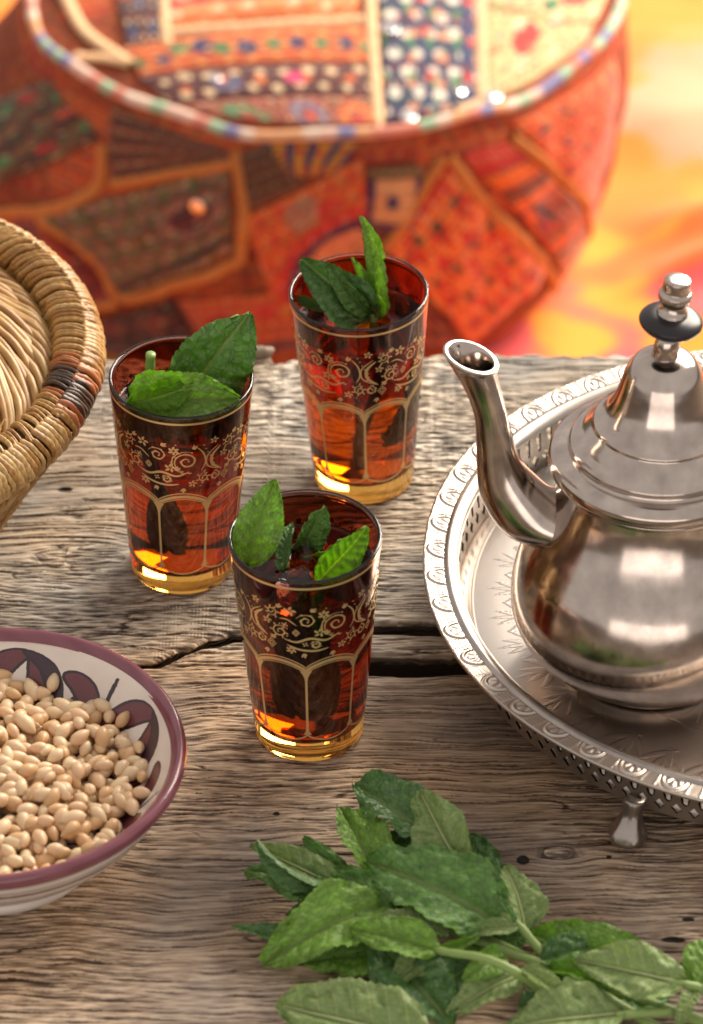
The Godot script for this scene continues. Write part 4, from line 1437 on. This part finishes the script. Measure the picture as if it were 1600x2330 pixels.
func build_basket() -> void:
	var c := Vector3(-0.2410, 0.0, -0.1315)
	var t := thing("wicker_basket", "round wicker basket with thick braided rim and brown accents, at the left edge", "basket", c)
	var R := 0.1335
	var rc := 0.1232     # centre of the rolled rim
	var yc := 0.0785
	var rr := 0.0100
	# solid core behind the weave
	part(t, "rim_core", lathe(catmull(PackedVector2Array([Vector2(rc - 0.0085, yc - 0.004), Vector2(rc - 0.003, yc - 0.0085), Vector2(rc + 0.005, yc - 0.007), Vector2(rc + 0.0085, yc), Vector2(rc + 0.004, yc + 0.0072), Vector2(rc - 0.004, yc + 0.0070), Vector2(rc - 0.0085, yc + 0.001), Vector2(rc - 0.0085, yc - 0.004)]), 4), 64), M.straw_dark)
	var wraps_in := []
	var wraps_out := []
	for v in 5:
		rng.seed = 300 + v
		var q := []
		for k in 7:
			var a := lerpf(PI * 1.20, PI * 0.30, k / 6.0)
			var th := -0.060 + 0.115 * k / 6.0 + rng.randf_range(-0.002, 0.002)
			var rad := rr * (1.0 + 0.10 * rng.randf())
			var r := rc + cos(a) * rad
			q.append(Vector3(r * cos(th), yc + sin(a) * rad * 0.92, r * sin(th)))
		wraps_in.append(strand(q, 0.00112 + 0.00014 * v, 0.62, 310 + v, 4, Vector3(0, 1, 0)))
		q = []
		for k in 7:
			var a := lerpf(PI * 0.42, -PI * 0.36, k / 6.0)
			var th := 0.030 - 0.055 * k / 6.0 + rng.randf_range(-0.003, 0.003)
			var rad := rr * (1.03 + 0.10 * rng.randf())
			var r := rc + cos(a) * rad
			q.append(Vector3(r * cos(th), yc + sin(a) * rad * 0.95, r * sin(th)))
		wraps_out.append(strand(q, 0.0012 + 0.00016 * v, 0.6, 320 + v, 4, Vector3(1, 0, 0)))
	var colour := func(a: float) -> Material:
		if a > 7.0 and a < 14.0:
			return M["wrap_dark_%d" % (rng.randi() % 2)]
		if a > 2.0 and a <= 7.0 or a >= 14.0 and a < 16.5:
			return M["wrap_rust_%d" % (rng.randi() % 2)]
		if a > -66.0 and a < -55.0:
			return M["wrap_dark_%d" % (rng.randi() % 2)]
		return M["straw_%d" % (rng.randi() % 4)]
	ring_of(t, "rim_wrap", wraps_in, 300, Vector2(-78, 88), colour, 41)
	ring_of(t, "outer_wrap", wraps_out, 292, Vector2(-78, 100), func(a: float) -> Material: return colour.call(a - 4.0), 42)
	# twisted rods under the rim
	for k in 3:
		var q := PackedVector3Array()
		for i in 181:
			var a := TAU * i / 180.0
			var r := 0.1235 - 0.0035 * k + 0.0012 * sin(a * 42.0 + k * 2.1)
			q.append(Vector3(r * cos(a), 0.0668 - 0.0046 * k + 0.0012 * cos(a * 42.0 + k * 2.1), r * sin(a)))
		part(t, "coiled_rod", tube(q, PackedFloat32Array([0.0030]), 8, 1.0, Vector3.UP, false), M["straw_%d" % k])
	# wall
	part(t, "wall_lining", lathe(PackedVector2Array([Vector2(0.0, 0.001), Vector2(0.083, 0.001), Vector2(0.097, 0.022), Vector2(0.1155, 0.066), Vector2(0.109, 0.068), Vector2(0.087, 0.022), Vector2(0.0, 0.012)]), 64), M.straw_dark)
	var walls := []
	for v in 4:
		rng.seed = 340 + v
		var q := []
		for k in 9:
			var u := k / 8.0
			var th := 0.36 * u + rng.randf_range(-0.006, 0.006)
			var r := lerpf(0.1195, 0.0855, u) + 0.0016 * sin(u * PI * 5.0 + v * PI)
			q.append(Vector3(r * cos(th), lerpf(0.058, 0.0025, u), r * sin(th)))
		walls.append(strand(q, 0.0019, 0.7, 350 + v, 4, Vector3(1, 0, 0)))
	ring_of(t, "wall_strand", walls, 170, Vector2(-45, 100), func(_a: float) -> Material: return M["straw_%d" % (rng.randi() % 4)], 43)
	for k in 4:
		var q := PackedVector3Array()
		for i in 241:
			var a := TAU * i / 240.0
			var u := (k + 0.7) / 4.5
			var r := lerpf(0.1190, 0.0865, u) + 0.0018 * sin(a * 85.0 + k * PI)
			q.append(Vector3(r * cos(a), lerpf(0.058, 0.0025, u), r * sin(a)))
		part(t, "wall_weft", tube(q, PackedFloat32Array([0.0016]), 6, 1.0, Vector3.UP, false), M["straw_%d" % (k % 4)])
	# woven inside, rising in the middle
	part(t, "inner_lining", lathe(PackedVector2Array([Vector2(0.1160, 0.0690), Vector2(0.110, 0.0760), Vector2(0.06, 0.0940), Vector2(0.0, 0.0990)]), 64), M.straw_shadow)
	var inner := []
	for v in 4:
		rng.seed = 360 + v
		var q := []
		for k in 11:
			var u := k / 10.0
			var th := -1.35 * u + rng.randf_range(-0.008, 0.008)
			var r := lerpf(0.1150, 0.010, pow(u, 1.15))
			q.append(Vector3(r * cos(th), lerpf(0.0730, 0.1035, pow(u, 0.80)) + 0.0016 * sin(u * PI * 6.0 + v * PI) + (0.004 * sin(PI * u)), r * sin(th)))
		inner.append(strand(q, 0.0018, 0.75, 370 + v, 4))
	ring_of(t, "inner_strand", inner, 150, Vector2(-60, 100), func(_a: float) -> Material: return M["straw_%d" % (rng.randi() % 4)], 44)
	for k in 5:
		var q := PackedVector3Array()
		for i in 201:
			var a := TAU * i / 200.0
			var u := (k + 0.6) / 5.5
			q.append(Vector3(lerpf(0.112, 0.05, u) * cos(a), lerpf(0.0760, 0.0985, u) + 0.0012 * sin(a * 75.0 + k * PI), lerpf(0.112, 0.05, u) * sin(a)))
		part(t, "inner_weft", tube(q, PackedFloat32Array([0.0013]), 6, 1.0, Vector3.UP, false), M["straw_%d" % (k % 4)])


# ---------------------------------------------------------------- pouf and cloth behind
const POUF := Vector3(-0.018, 0.0, -1.01)
var pouf_prof := PackedVector2Array([Vector2(0.2, -0.22), Vector2(0.206, -0.235), Vector2(0.2095, -0.26), Vector2(0.2095, -0.29), Vector2(0.205, -0.33), Vector2(0.196, -0.37), Vector2(0.183, -0.41), Vector2(0.170, -0.432), Vector2(0.15, -0.44)])
var pouf_len := PackedFloat32Array()
var pouf_bumps := FastNoiseLite.new()


func pouf_side(q: Vector2, lift: float) -> Vector3:   # (degrees, share of the way down)
	if pouf_len.is_empty():
		pouf_bumps.seed = 5
		pouf_bumps.frequency = 5.0
		pouf_len.append(0.0)
		for i in pouf_prof.size() - 1:
			pouf_len.append(pouf_len[i] + pouf_prof[i].distance_to(pouf_prof[i + 1]))
	var l := clampf(q.y, 0.0, 1.0) * pouf_len[pouf_len.size() - 1]
	var i := 0
	while i < pouf_len.size() - 2 and l > pouf_len[i + 1]:
		i += 1
	var p := pouf_prof[i].lerp(pouf_prof[i + 1], (l - pouf_len[i]) / (pouf_len[i + 1] - pouf_len[i]))
	var a := deg_to_rad(q.x)
	var r := p.x + lift
	var lean := wrapf(q.x - 172.0, -180.0, 180.0) / 42.0
	r += 0.062 * exp(-lean * lean) * smoothstep(0.0, 0.45, q.y)
	r += sin(PI * clampf(q.y, 0, 1)) * 0.008 * pouf_bumps.get_noise_3d(cos(a), q.y * 0.7, sin(a))
	return Vector3(r * cos(a), p.y, r * sin(a))


func pouf_top(q: Vector2, lift: float) -> Vector3:
	q = q.limit_length(0.1935)
	var r := q.length()
	return Vector3(q.x, -0.219 + 0.030 * (1.0 - pow(minf(r / 0.2, 1.0), 2.0)) + 0.004 * pouf_bumps.get_noise_2d(q.x * 3.0, q.y * 3.0) * (1.0 - r / 0.2) + lift, q.y)


func on_pouf(q: Vector2, lift: float, side: bool) -> Vector3:
	return pouf_side(q, lift) if side else pouf_top(q, lift)


func patch(c: Array, side: bool) -> ArrayMesh:
	var n := 14
	var p := PackedVector3Array()
	var uv := PackedVector2Array()
	for j in n + 1:
		for i in n + 1:
			var u := clampf((i - 1.0) / (n - 2.0), 0.0, 1.0)
			var v := clampf((j - 1.0) / (n - 2.0), 0.0, 1.0)
			var a: Vector2 = c[0].lerp(c[1], u)
			var b: Vector2 = c[3].lerp(c[2], u)
			var edge := i == 0 or j == 0 or i == n or j == n
			p.append(on_pouf(a.lerp(b, v), -0.0005 if edge else 0.0018 + 0.0012 * sin(PI * u) * sin(PI * v) + 0.0006 * sin(i * 2.4) * sin(j * 2.9), side))
			uv.append(Vector2(u, v))
	return grid(n, n, p, uv)


func trim(c: Array, side: bool, w: float) -> ArrayMesh:
	var line := catmull(PackedVector2Array(c), 24)
	var p := PackedVector3Array()
	var n := line.size()
	for i in n:
		var a := on_pouf(line[maxi(i - 1, 0)], 0.0, side)
		var b := on_pouf(line[mini(i + 1, n - 1)], 0.0, side)
		var m := on_pouf(line[i], 0.0, side)
		var out := Vector3(m.x, 0, m.z).normalized() if side else Vector3.UP
		var across := (b - a).normalized().cross(out).normalized() * w
		for k in [[-1.0, 0.0], [-0.8, 0.0024], [0.0, 0.0030], [0.8, 0.0024], [1.0, 0.0]]:
			p.append(m + across * k[0] * (1.0 + 0.12 * sin(i * 1.9)) + out * k[1] * (1.0 + 0.25 * sin(i * 2.6)))
	return grid(4, n - 1, p)


func spot(u: float, v: float, cx: float, cy: float, r: float) -> float:
	return 1.0 - smoothstep(r * 0.8, r, sqrt((u - cx) * (u - cx) + (v - cy) * (v - cy)))


func cells(u: float, v: float, nx: float, ny: float, r: float, shift := 0.0) -> float:
	var row := floorf(v * ny)
	var col := floorf(u * nx + shift * fmod(row, 2.0))
	var hash := fmod(absf(sin(col * 12.9 + row * 78.2) * 437.5), 1.0)
	var x := fmod(u * nx + shift * fmod(row, 2.0) + 10.0, 1.0) - 0.5 + (hash - 0.5) * 0.24
	var y := fmod(v * ny + 10.0, 1.0) - 0.5 + (fmod(hash * 7.3, 1.0) - 0.5) * 0.24
	r *= 0.78 + 0.4 * fmod(hash * 3.7, 1.0)
	return 1.0 - smoothstep(r * 0.75, r, sqrt(x * x + y * y))


func embroidery(kind: String, u: float, v: float) -> Color:
	var orange := Color(0.86, 0.40, 0.13)
	var maroon := Color(0.30, 0.09, 0.10)
	var cream := Color(0.93, 0.80, 0.62)
	var navy := Color(0.14, 0.16, 0.36)
	var green := Color(0.25, 0.50, 0.30)
	var red := Color(0.78, 0.14, 0.10)
	var c: Color
	match kind:
		"blue":
			c = orange.lerp(maroon, smoothstep(0.45, 0.5, v))
			c = c.lerp(navy, cells(u, v, 2, 3, 0.32, 0.5)).lerp(green, spot(u, v, 0.8, 0.15, 0.22)).lerp(cream, cells(u, v, 4, 6, 0.18, 0.5) * float(v > 0.5))
		"stripes":
			c = orange.lerp(Color(0.93, 0.62, 0.36), float(fmod(v * 5.0, 1.0) < 0.35))
			c = c.lerp(red, float(absf(v - 0.72) < 0.05 or absf(v - 0.3) < 0.04)).lerp(cream, cells(u, v, 5, 4, 0.22, 0.3) * float(v > 0.5))
		"flowers":
			c = orange.lerp(Color(0.80, 0.34, 0.12), v)
			c = c.lerp(navy, cells(u, v, 5, 1, 0.24)).lerp(green, cells(u + 0.1, v, 5, 1, 0.2)).lerp(Color(0.95, 0.65, 0.35), cells(u, v, 9, 3, 0.2, 0.5))
		"maroon":
			c = maroon.lerp(cream, cells(u, v, 9, 2, 0.27, 0.5)).lerp(Color(0.35, 0.36, 0.5), spot(u, v * 0.35, 0.32, 0.2, 0.09))
			c = c.lerp(Color(0.90, 0.15, 0.45), spot(u, v * 0.35, 0.66, 0.17, 0.07)).lerp(orange, cells(u, v, 5, 1, 0.16))
		"circles":
			c = Color(0.55, 0.24, 0.14)
			for q in [[0.25, green], [0.62, Color(0.45, 0.38, 0.5)], [0.9, orange]]:
				var d := Vector2((u - q[0]) * 3.2, v - 0.45).length()
				c = c.lerp(q[1], float(d < 0.34 and d > 0.16)).lerp(red, float(d < 0.1))
			c = c.lerp(cream, cells(u, v, 14, 5, 0.2, 0.5) * 0.6)
		"navy":
			c = Color(0.16, 0.17, 0.30).lerp(Color(0.92, 0.86, 0.78), cells(u, v, 4, 11, 0.36, 0.5)).lerp(green, cells(u + 0.1, v + 0.04, 4, 6, 0.2))
			c = c.lerp(Color(0.85, 0.55, 0.4), cells(u + 0.2, v, 3, 9, 0.22)).lerp(navy, float(absf(u - 0.9) < 0.07 or absf(u - 0.45) < 0.02)).lerp(red, cells(u + 0.3, v, 2, 5, 0.14))
		"blossom":
			c = Color(0.88, 0.72, 0.50).lerp(Color(0.80, 0.55, 0.36), cells(u, v, 7, 7, 0.25, 0.5))
			c = c.lerp(red, maxf(spot(u, v, 0.35, 0.65, 0.13), spot(u, v, 0.75, 0.28, 0.15))).lerp(Color(0.45, 0.47, 0.22), float(absf(v - 0.35 - u * 0.35) < 0.025))
			c = c.lerp(navy, spot(u, v, 0.62, 0.55, 0.07)).lerp(green, spot(u, v, 0.55, 0.4, 0.08)).lerp(cream, cells(u + 0.2, v, 3, 3, 0.2))
		"olive_dark":
			c = Color(0.27, 0.17, 0.10).lerp(Color(0.42, 0.30, 0.16), float(fmod((u + v) * 3.0, 1.0) < 0.4)).lerp(red, cells(u, v, 2, 3, 0.16, 0.5)).lerp(green, cells(u + 0.2, v, 2, 2, 0.14))
		"brown":
			c = Color(0.33, 0.17, 0.10).lerp(Color(0.52, 0.30, 0.18), float(fmod(v * 4.0 + u, 1.0) < 0.4)).lerp(maroon, float(fmod(v * 4.0 + u, 1.0) > 0.85))
		"brown2":
			c = Color(0.30, 0.17, 0.10).lerp(Color(0.5, 0.33, 0.15), cells(u, v, 6, 6, 0.25, 0.5))
		"mandala":
			c = Color(0.46, 0.35, 0.22).lerp(Color(0.36, 0.30, 0.14), float(fmod(u * 5.0, 1.0) < 0.3)).lerp(Color(0.6, 0.42, 0.38), cells(u, v, 6, 7, 0.2, 0.5))
			var d := Vector2((u - 0.76), (v - 0.42) * 0.9).length()
			c = c.lerp(Color(0.52, 0.36, 0.28), float(d < 0.26)).lerp(Color(0.34, 0.24, 0.16), float(d < 0.26 and d > 0.22)).lerp(Color(0.32, 0.10, 0.14), float(d < 0.13))
			c = c.lerp(Color(0.14, 0.10, 0.08), float(absf(v - 0.93 + u * 0.1) < 0.035))
		"red_dark":
			c = Color(0.45, 0.06, 0.05).lerp(Color(0.65, 0.20, 0.08), float(fmod(u * 3.0 + v, 1.0) < 0.3)).lerp(navy, spot(u, v, 0.4, 0.25, 0.1)).lerp(red, spot(u, v, 0.25, 0.2, 0.12))
		"navy_yellow":
			c = Color(0.80, 0.52, 0.10).lerp(navy, float(fmod(u * 4.0 + v * 0.8, 1.0) < 0.4)).lerp(red, cells(u, v, 4, 2, 0.2))
		"arcs":
			c = Color(0.82, 0.36, 0.12).lerp(red, cells(u, v, 5, 5, 0.25, 0.5) * 0.7)
			var d := Vector2(u - 0.62, v - 1.0).length()
			c = c.lerp(Color(0.86, 0.50, 0.32), float(d < 0.42)).lerp(Color(0.28, 0.09, 0.26), float(d < 0.50 and d > 0.40)).lerp(red, float(d > 0.5 and d < 0.62))
			c = c.lerp(Color(0.68, 0.46, 0.34), spot(u, v, 0.45, 0.2, 0.17)).lerp(red, spot(u, v, 0.66, 0.28, 0.1))
		"square":
			var e := maxf(absf(u - 0.5), absf(v - 0.5))
			c = Color(0.86, 0.60, 0.38).lerp(Color(0.24, 0.10, 0.30), float(e > 0.36)).lerp(navy, spot(u, v, 0.45, 0.5, 0.13)).lerp(Color(0.45, 0.3, 0.15), float(v < 0.15))
		"lattice":
			var a := absf(fmod((u + v) * 3.0, 1.0) - 0.5)
			var b := absf(fmod((u - v + 4.0) * 3.0, 1.0) - 0.5)
			c = Color(0.80, 0.20, 0.09).lerp(Color(0.90, 0.44, 0.16), float(a < 0.18 or b < 0.18)).lerp(Color(0.88, 0.52, 0.28), cells(u, v, 7, 7, 0.26, 0.5)).lerp(Color(0.25, 0.22, 0.14), cells(u + 0.1, v, 4, 4, 0.16, 0.5)).lerp(red, cells(u, v + 0.1, 3, 4, 0.2, 0.5))
		"bands":
			c = Color(0.95, 0.43, 0.06)
			c = c.lerp(Color(0.80, 0.42, 0.06), float(v > 0.7)).lerp(Color(0.20, 0.10, 0.12), float(absf(v - 0.72) < 0.025)).lerp(red, float(v < 0.12)).lerp(Color(0.5, 0.2, 0.08), float(absf(v - 0.24) < 0.04))
			if v > 0.32 and v < 0.64:
				c = c.lerp(Color(0.55, 0.44, 0.18), cells(u, 0.5 + (v - 0.48) * 2.5, 5, 1, 0.44)).lerp(navy, cells(u, 0.5 + (v - 0.45) * 4.0, 5, 1, 0.3)).lerp(Color(0.82, 0.10, 0.22), cells(u + 0.07, 0.5 + (v - 0.53) * 5.0, 5, 1, 0.3))
		"rust":
			c = Color(0.92, 0.38, 0.16).lerp(red, float(v > 0.9)).lerp(Color(0.6, 0.25, 0.25), cells(u, v, 4, 6, 0.22, 0.5)).lerp(Color(0.92, 0.55, 0.30), cells(u + 0.5, v, 5, 7, 0.2, 0.5))
		"dark":
			c = Color(0.20, 0.06, 0.04).lerp(Color(0.46, 0.20, 0.14), cells(u, v, 3, 2, 0.34, 0.5)).lerp(Color(0.3, 0.05, 0.04), float(u < 0.2))
		"dots":
			c = Color(0.76, 0.32, 0.12).lerp(Color(0.62, 0.04, 0.10), spot(u, v, 0.32, 0.5, 0.22)).lerp(Color(0.3, 0.15, 0.2), float(absf(v - 0.9) < 0.08)).lerp(red, spot(u, v, 0.8, 0.3, 0.14))
		_:
			c = Color(0.42, 0.08, 0.05).lerp(Color(0.65, 0.28, 0.12), cells(u, v, 5, 6, 0.25, 0.5))
	# rows of small stitched motifs over everything
	var lum := c.get_luminance()
	var bit := cells(u + 0.03 * sin(v * 40.0), v, 13, 13, 0.30, 0.5)
	var pick := int(fmod(floorf(u * 13.0) * 3.0 + floorf(v * 13.0) * 5.0, 6.0))
	c = c.lerp([cream, red, navy, orange, maroon, green][pick], bit * (0.62 if lum < 0.5 else 0.5))
	c = c.lerp(c * 0.62, float(fmod(v * 26.0 + 0.5 * u, 1.0) < 0.22) * 0.7)
	return c


func build_pouf() -> void:
	var t := thing("embroidered_pouf", "round pouf of orange and maroon embroidered patchwork behind the table", "pouf", POUF)
	var p := PackedVector3Array()
	var seg := 120
	for j in 31:
		for i in seg + 1:
			p.append(pouf_side(Vector2(360.0 * i / seg, 1.0 - j / 30.0), -0.001))
	for j in range(1, 15):
		for i in seg + 1:
			var a := TAU * i / seg
			p.append(pouf_top(Vector2(cos(a), sin(a)) * 0.2 * (1.0 - j / 14.0), -0.002))
	part(t, "cover", grid(seg, 44, p, PackedVector2Array(), PackedColorArray(), true), M.pouf_cloth)
	var tops := [
		["blue", Vector2(-0.146,0.005), Vector2(-0.112,0.005), Vector2(-0.105,0.112), Vector2(-0.129,0.106)],
		["stripes", Vector2(-0.107,-0.008), Vector2(0.026,-0.008), Vector2(0.022,0.090), Vector2(-0.102,0.095)],
		["flowers", Vector2(-0.132,0.107), Vector2(0.026,0.102), Vector2(0.029,0.137), Vector2(-0.119,0.137)],
		["maroon", Vector2(-0.119,0.139), Vector2(0.029,0.139), Vector2(0.031,0.169), Vector2(-0.098,0.167)],
		["circles", Vector2(-0.096,0.169), Vector2(0.032,0.170), Vector2(0.033,0.211), Vector2(-0.046,0.206)],
		["navy", Vector2(0.035,0.005), Vector2(0.101,0.005), Vector2(0.099,0.206), Vector2(0.040,0.212)],
		["blossom", Vector2(0.109,0.005), Vector2(0.197,0.005), Vector2(0.172,0.089), Vector2(0.106,0.179)],
	]
	var sides := [
		["olive_dark", Vector2(170,0.30), Vector2(151,0.07), Vector2(133,0.12), Vector2(166,0.55)],
		["brown", Vector2(132,0.03), Vector2(109,0.05), Vector2(106,0.08), Vector2(129,0.22)],
		["mandala", Vector2(141,0.37), Vector2(107,0.09), Vector2(106,0.35), Vector2(127,0.58)],
		["red_dark", Vector2(165,0.59), Vector2(142,0.39), Vector2(129,0.61), Vector2(159,0.81)],
		["brown2", Vector2(105,0.06), Vector2(99,0.02), Vector2(93,0.13), Vector2(104,0.22)],
		["navy_yellow", Vector2(101,0.02), Vector2(84,0.02), Vector2(87,0.10), Vector2(96,0.11)],
		["arcs", Vector2(104,0.24), Vector2(83,0.06), Vector2(82,0.33), Vector2(98,0.56)],
		["square", Vector2(82,0.09), Vector2(72,0.11), Vector2(73,0.29), Vector2(83,0.27)],
		["lattice", Vector2(79,0.34), Vector2(67,0.12), Vector2(40,0.65), Vector2(58,0.81)],
		["bands", Vector2(65,0.09), Vector2(55,0.10), Vector2(17,0.73), Vector2(27,0.81)],
		["rust", Vector2(54,0.04), Vector2(21,0.07), Vector2(19,0.44), Vector2(25,0.61)],
		["dark", Vector2(152,0.91), Vector2(118,0.56), Vector2(115,0.79), Vector2(138,0.91)],
		["dots", Vector2(117,0.56), Vector2(98,0.48), Vector2(94,0.72), Vector2(113,0.78)],
		["dark2", Vector2(82,0.36), Vector2(79,0.36), Vector2(60,0.80), Vector2(79,0.72)],
	]
	var cd := PackedByteArray()
	cd.resize(256 * 256 * 3)
	for j in 256:
		for i in 256:
			var c := embroidery("rust" if (i / 64 + j / 64) % 2 else "lattice", fmod(i / 64.0, 1.0), fmod(j / 64.0, 1.0)) * (0.55 + 0.4 * fmod(absf(sin((i / 64) * 3.1 + (j / 64) * 5.7) * 91.0), 1.0))
			var k := (j * 256 + i) * 3
			cd[k] = int(clampf(c.r, 0, 1) * 255)
			cd[k + 1] = int(clampf(c.g, 0, 1) * 255)
			cd[k + 2] = int(clampf(c.b, 0, 1) * 255)
	M.pouf_cloth.albedo_color = Color(1, 1, 1)
	M.pouf_cloth.albedo_texture = texture(256, 256, cd)
	M.pouf_cloth.uv1_triplanar = true
	M.pouf_cloth.uv1_scale = Vector3(4.2, 4.2, 4.2)
	var thread := noise_bytes(128, 128, 128, 128, 0.3, 61, 1)
	for set_ in [tops, sides]:
		for e in set_:
			var kind: String = e[0]
			var d := PackedByteArray()
			d.resize(128 * 128 * 3)
			for j in 128:
				for i in 128:
					var c := embroidery(kind, (i + 0.5) / 128.0, (j + 0.5) / 128.0)
					var g := (0.90 if set_ == sides else 0.92) + 0.14 * thread[j * 128 + i] / 255.0  # side patches toned slightly darker, for shade on that side
					var k := (j * 128 + i) * 3
					d[k] = int(clampf(c.r * g, 0, 1) * 255)
					d[k + 1] = int(clampf(c.g * g, 0, 1) * 255)
					d[k + 2] = int(clampf(c.b * g, 0, 1) * 255)
			var m := mat("embroidery_" + kind, Color(1, 1, 1), 0.8)
			m.albedo_texture = texture(128, 128, d)
			m.texture_repeat = false
			m.rim_enabled = true
			m.rim = 0.4
			var is_side: bool = set_ == sides
			part(t, "patch", patch([e[1], e[2], e[3], e[4]], is_side), m)
	for e in [
		[Vector2(-0.102,0.098), Vector2(-0.040,0.099), Vector2(0.026,0.094)],
		[Vector2(-0.109,0.005), Vector2(-0.107,0.053), Vector2(-0.103,0.110)],
		[Vector2(0.030,0.005), Vector2(0.031,0.100), Vector2(0.036,0.211)],
		[Vector2(0.105,0.005), Vector2(0.103,0.112), Vector2(0.102,0.206)],
		[Vector2(-0.182,0.005), Vector2(-0.160,0.077), Vector2(-0.126,0.123)],
		[Vector2(-0.126,0.123), Vector2(-0.146,0.112), Vector2(-0.167,0.106)],
	]:
		part(t, "trim_band", trim(e, false, 0.0042), M.trim_cloth)
	for e in [
		[Vector2(165,0.56), Vector2(157,0.50), Vector2(134,0.29), Vector2(132,0.13)],
		[Vector2(142,0.38), Vector2(133,0.46), Vector2(128,0.60), Vector2(115,0.48), Vector2(105,0.39)],
		[Vector2(129,0.62), Vector2(152,0.82), Vector2(156,0.81)],
		[Vector2(106,0.05), Vector2(105,0.13), Vector2(104,0.23), Vector2(105,0.39)],
		[Vector2(67,0.09), Vector2(57,0.32), Vector2(28,0.83)],
		[Vector2(79,0.35), Vector2(74,0.22), Vector2(68,0.09)],
		[Vector2(129,0.23), Vector2(117,0.15), Vector2(106,0.09)],
		[Vector2(54,0.09), Vector2(42,0.28), Vector2(17,0.72)],
		[Vector2(98,0.57), Vector2(90,0.45), Vector2(82,0.34)],
	]:
		part(t, "trim_band", trim(e, true, 0.0040), M.trim_orange)
	# piping sewn from short coloured lengths
	rng.seed = 21
	var n := 120
	for k in n:
		var q := PackedVector3Array()
		for i in 9:
			var a := TAU * (k + i / 8.0 + 0.03 * i) / n
			q.append(Vector3(cos(a), 0.0, sin(a)) * (0.2012 + 0.0018 * sin(a * 5.0 + 1.0)) + Vector3.UP * (-0.2185 + 0.0026 * sin(a * 6.0) + 0.0015 * sin(a * 13.0)))
		part(t, "piping", tube(q, PackedFloat32Array([0.0040]), 8, 1.0, Vector3.UP, false), M["piping_%d" % (rng.randi() % 6)])
	for e in [[Vector2(112, 0.22), true, 0.0052], [Vector2(0.043, 0.106), false, 0.0062], [Vector2(0.115, 0.169), false, 0.0060], [Vector2(0.06, 0.205), false, 0.0055], [Vector2(0.088, 0.16), false, 0.0035], [Vector2(-0.07, 0.15), false, 0.004]]:
		var at := on_pouf(e[0], 0.003, e[1])
		var up := Vector3(at.x, 0.0, at.z).normalized() if e[1] else Vector3(0.12, 1.0, 0.05).normalized()
		var x := up.cross(Vector3(0.3, 0.1, 1.0)).normalized()
		part(t, "mirror_disc", lathe(fillet([[0.0, -0.001], [e[2], -0.001, 0.0004], [e[2], 0.0008, 0.0006], [0.0, 0.0012]], 3), 24), M.mirror, Transform3D(Basis(x, up, x.cross(up)), at))


func build_cloth() -> void:
	var w := 512
	var a := noise_bytes(w, w, w, w, 0.011, 71, 3)
	var b := noise_bytes(w, w, w, w, 0.016, 72, 3)
	var d := PackedByteArray()
	d.resize(w * w * 3)
	for j in w:
		for i in w:
			var k := j * w + i
			var near := smoothstep(0.52, 0.63, j / float(w))   # towards the table: orange and pink
			var c := Color(0.88, 0.52, 0.11).lerp(Color(0.88, 0.60, 0.46), smoothstep(122, 146, a[k]))
			var o := Color(0.96, 0.45, 0.16).lerp(Color(0.93, 0.38, 0.38), smoothstep(105, 140, a[k])).lerp(Color(0.97, 0.62, 0.16), smoothstep(130, 170, b[k]))
			c = c.lerp(Color(0.96, 0.50, 0.08), smoothstep(150, 190, b[k]) * 0.6).lerp(o, near)
			d[k * 3] = int(c.r * 255)
			d[k * 3 + 1] = int(c.g * 255)
			d[k * 3 + 2] = int(c.b * 255)
	var m := mat("tie_dye", Color(1, 1, 1), 0.75)
	m.albedo_texture = texture(w, w, d)
	m.rim_enabled = true
	m.rim = 0.3
	var n := FastNoiseLite.new()
	n.seed = 8
	n.frequency = 3.0
	var p := PackedVector3Array()
	var uv := PackedVector2Array()
	var nx := 220
	var nz := 200
	for j in nz + 1:
		for i in nx + 1:
			var x := lerpf(-1.15, 1.15, float(i) / nx)
			var z := lerpf(-2.25, -0.50, float(j) / nz)
			var far := 1.0 - smoothstep(0.19, 0.30, Vector2(x - POUF.x, z - POUF.z).length())
			var fold := 0.012 * n.get_noise_2d(x * 0.6, z * 2.2)
			# three deep folds running away to the right
			for f in [[-1.03, 0.020, 0.030, 0.12], [-0.965, 0.026, 0.026, -0.05], [-0.90, 0.014, 0.03, 0.10], [-1.16, 0.012, 0.05, 0.05], [-1.28, 0.013, 0.05, -0.06]]:
				var dz: float = z - f[0] - f[3] * (x - 0.25)
				fold += 1.35 * f[1] * exp(-pow(dz / f[2], 2.0)) * smoothstep(0.12, 0.25, x)
			p.append(Vector3(x, -0.4425 + 0.012 + fold * (1.0 - far) - 0.008 * far, z))
			uv.append(Vector2((x + 0.75) / 1.5, (z + 1.75) / 1.2))
	var o := part(self, "dyed_cloth", grid(nx, nz, p, uv), m)
	tag(o, "yellow, orange and pink tie-dyed cloth spread under and behind the pouf", "cloth")
	var fl := part(self, "ground", slab(Vector3(14.0, 0.1, 14.0), 0.002), M.ground, Transform3D(Basis(), Vector3(0, -0.5, -1.0)))
	fl.set_meta("kind", "structure")
	fl.set_meta("label", "floor coloured dark for shade under the cloth and the table")
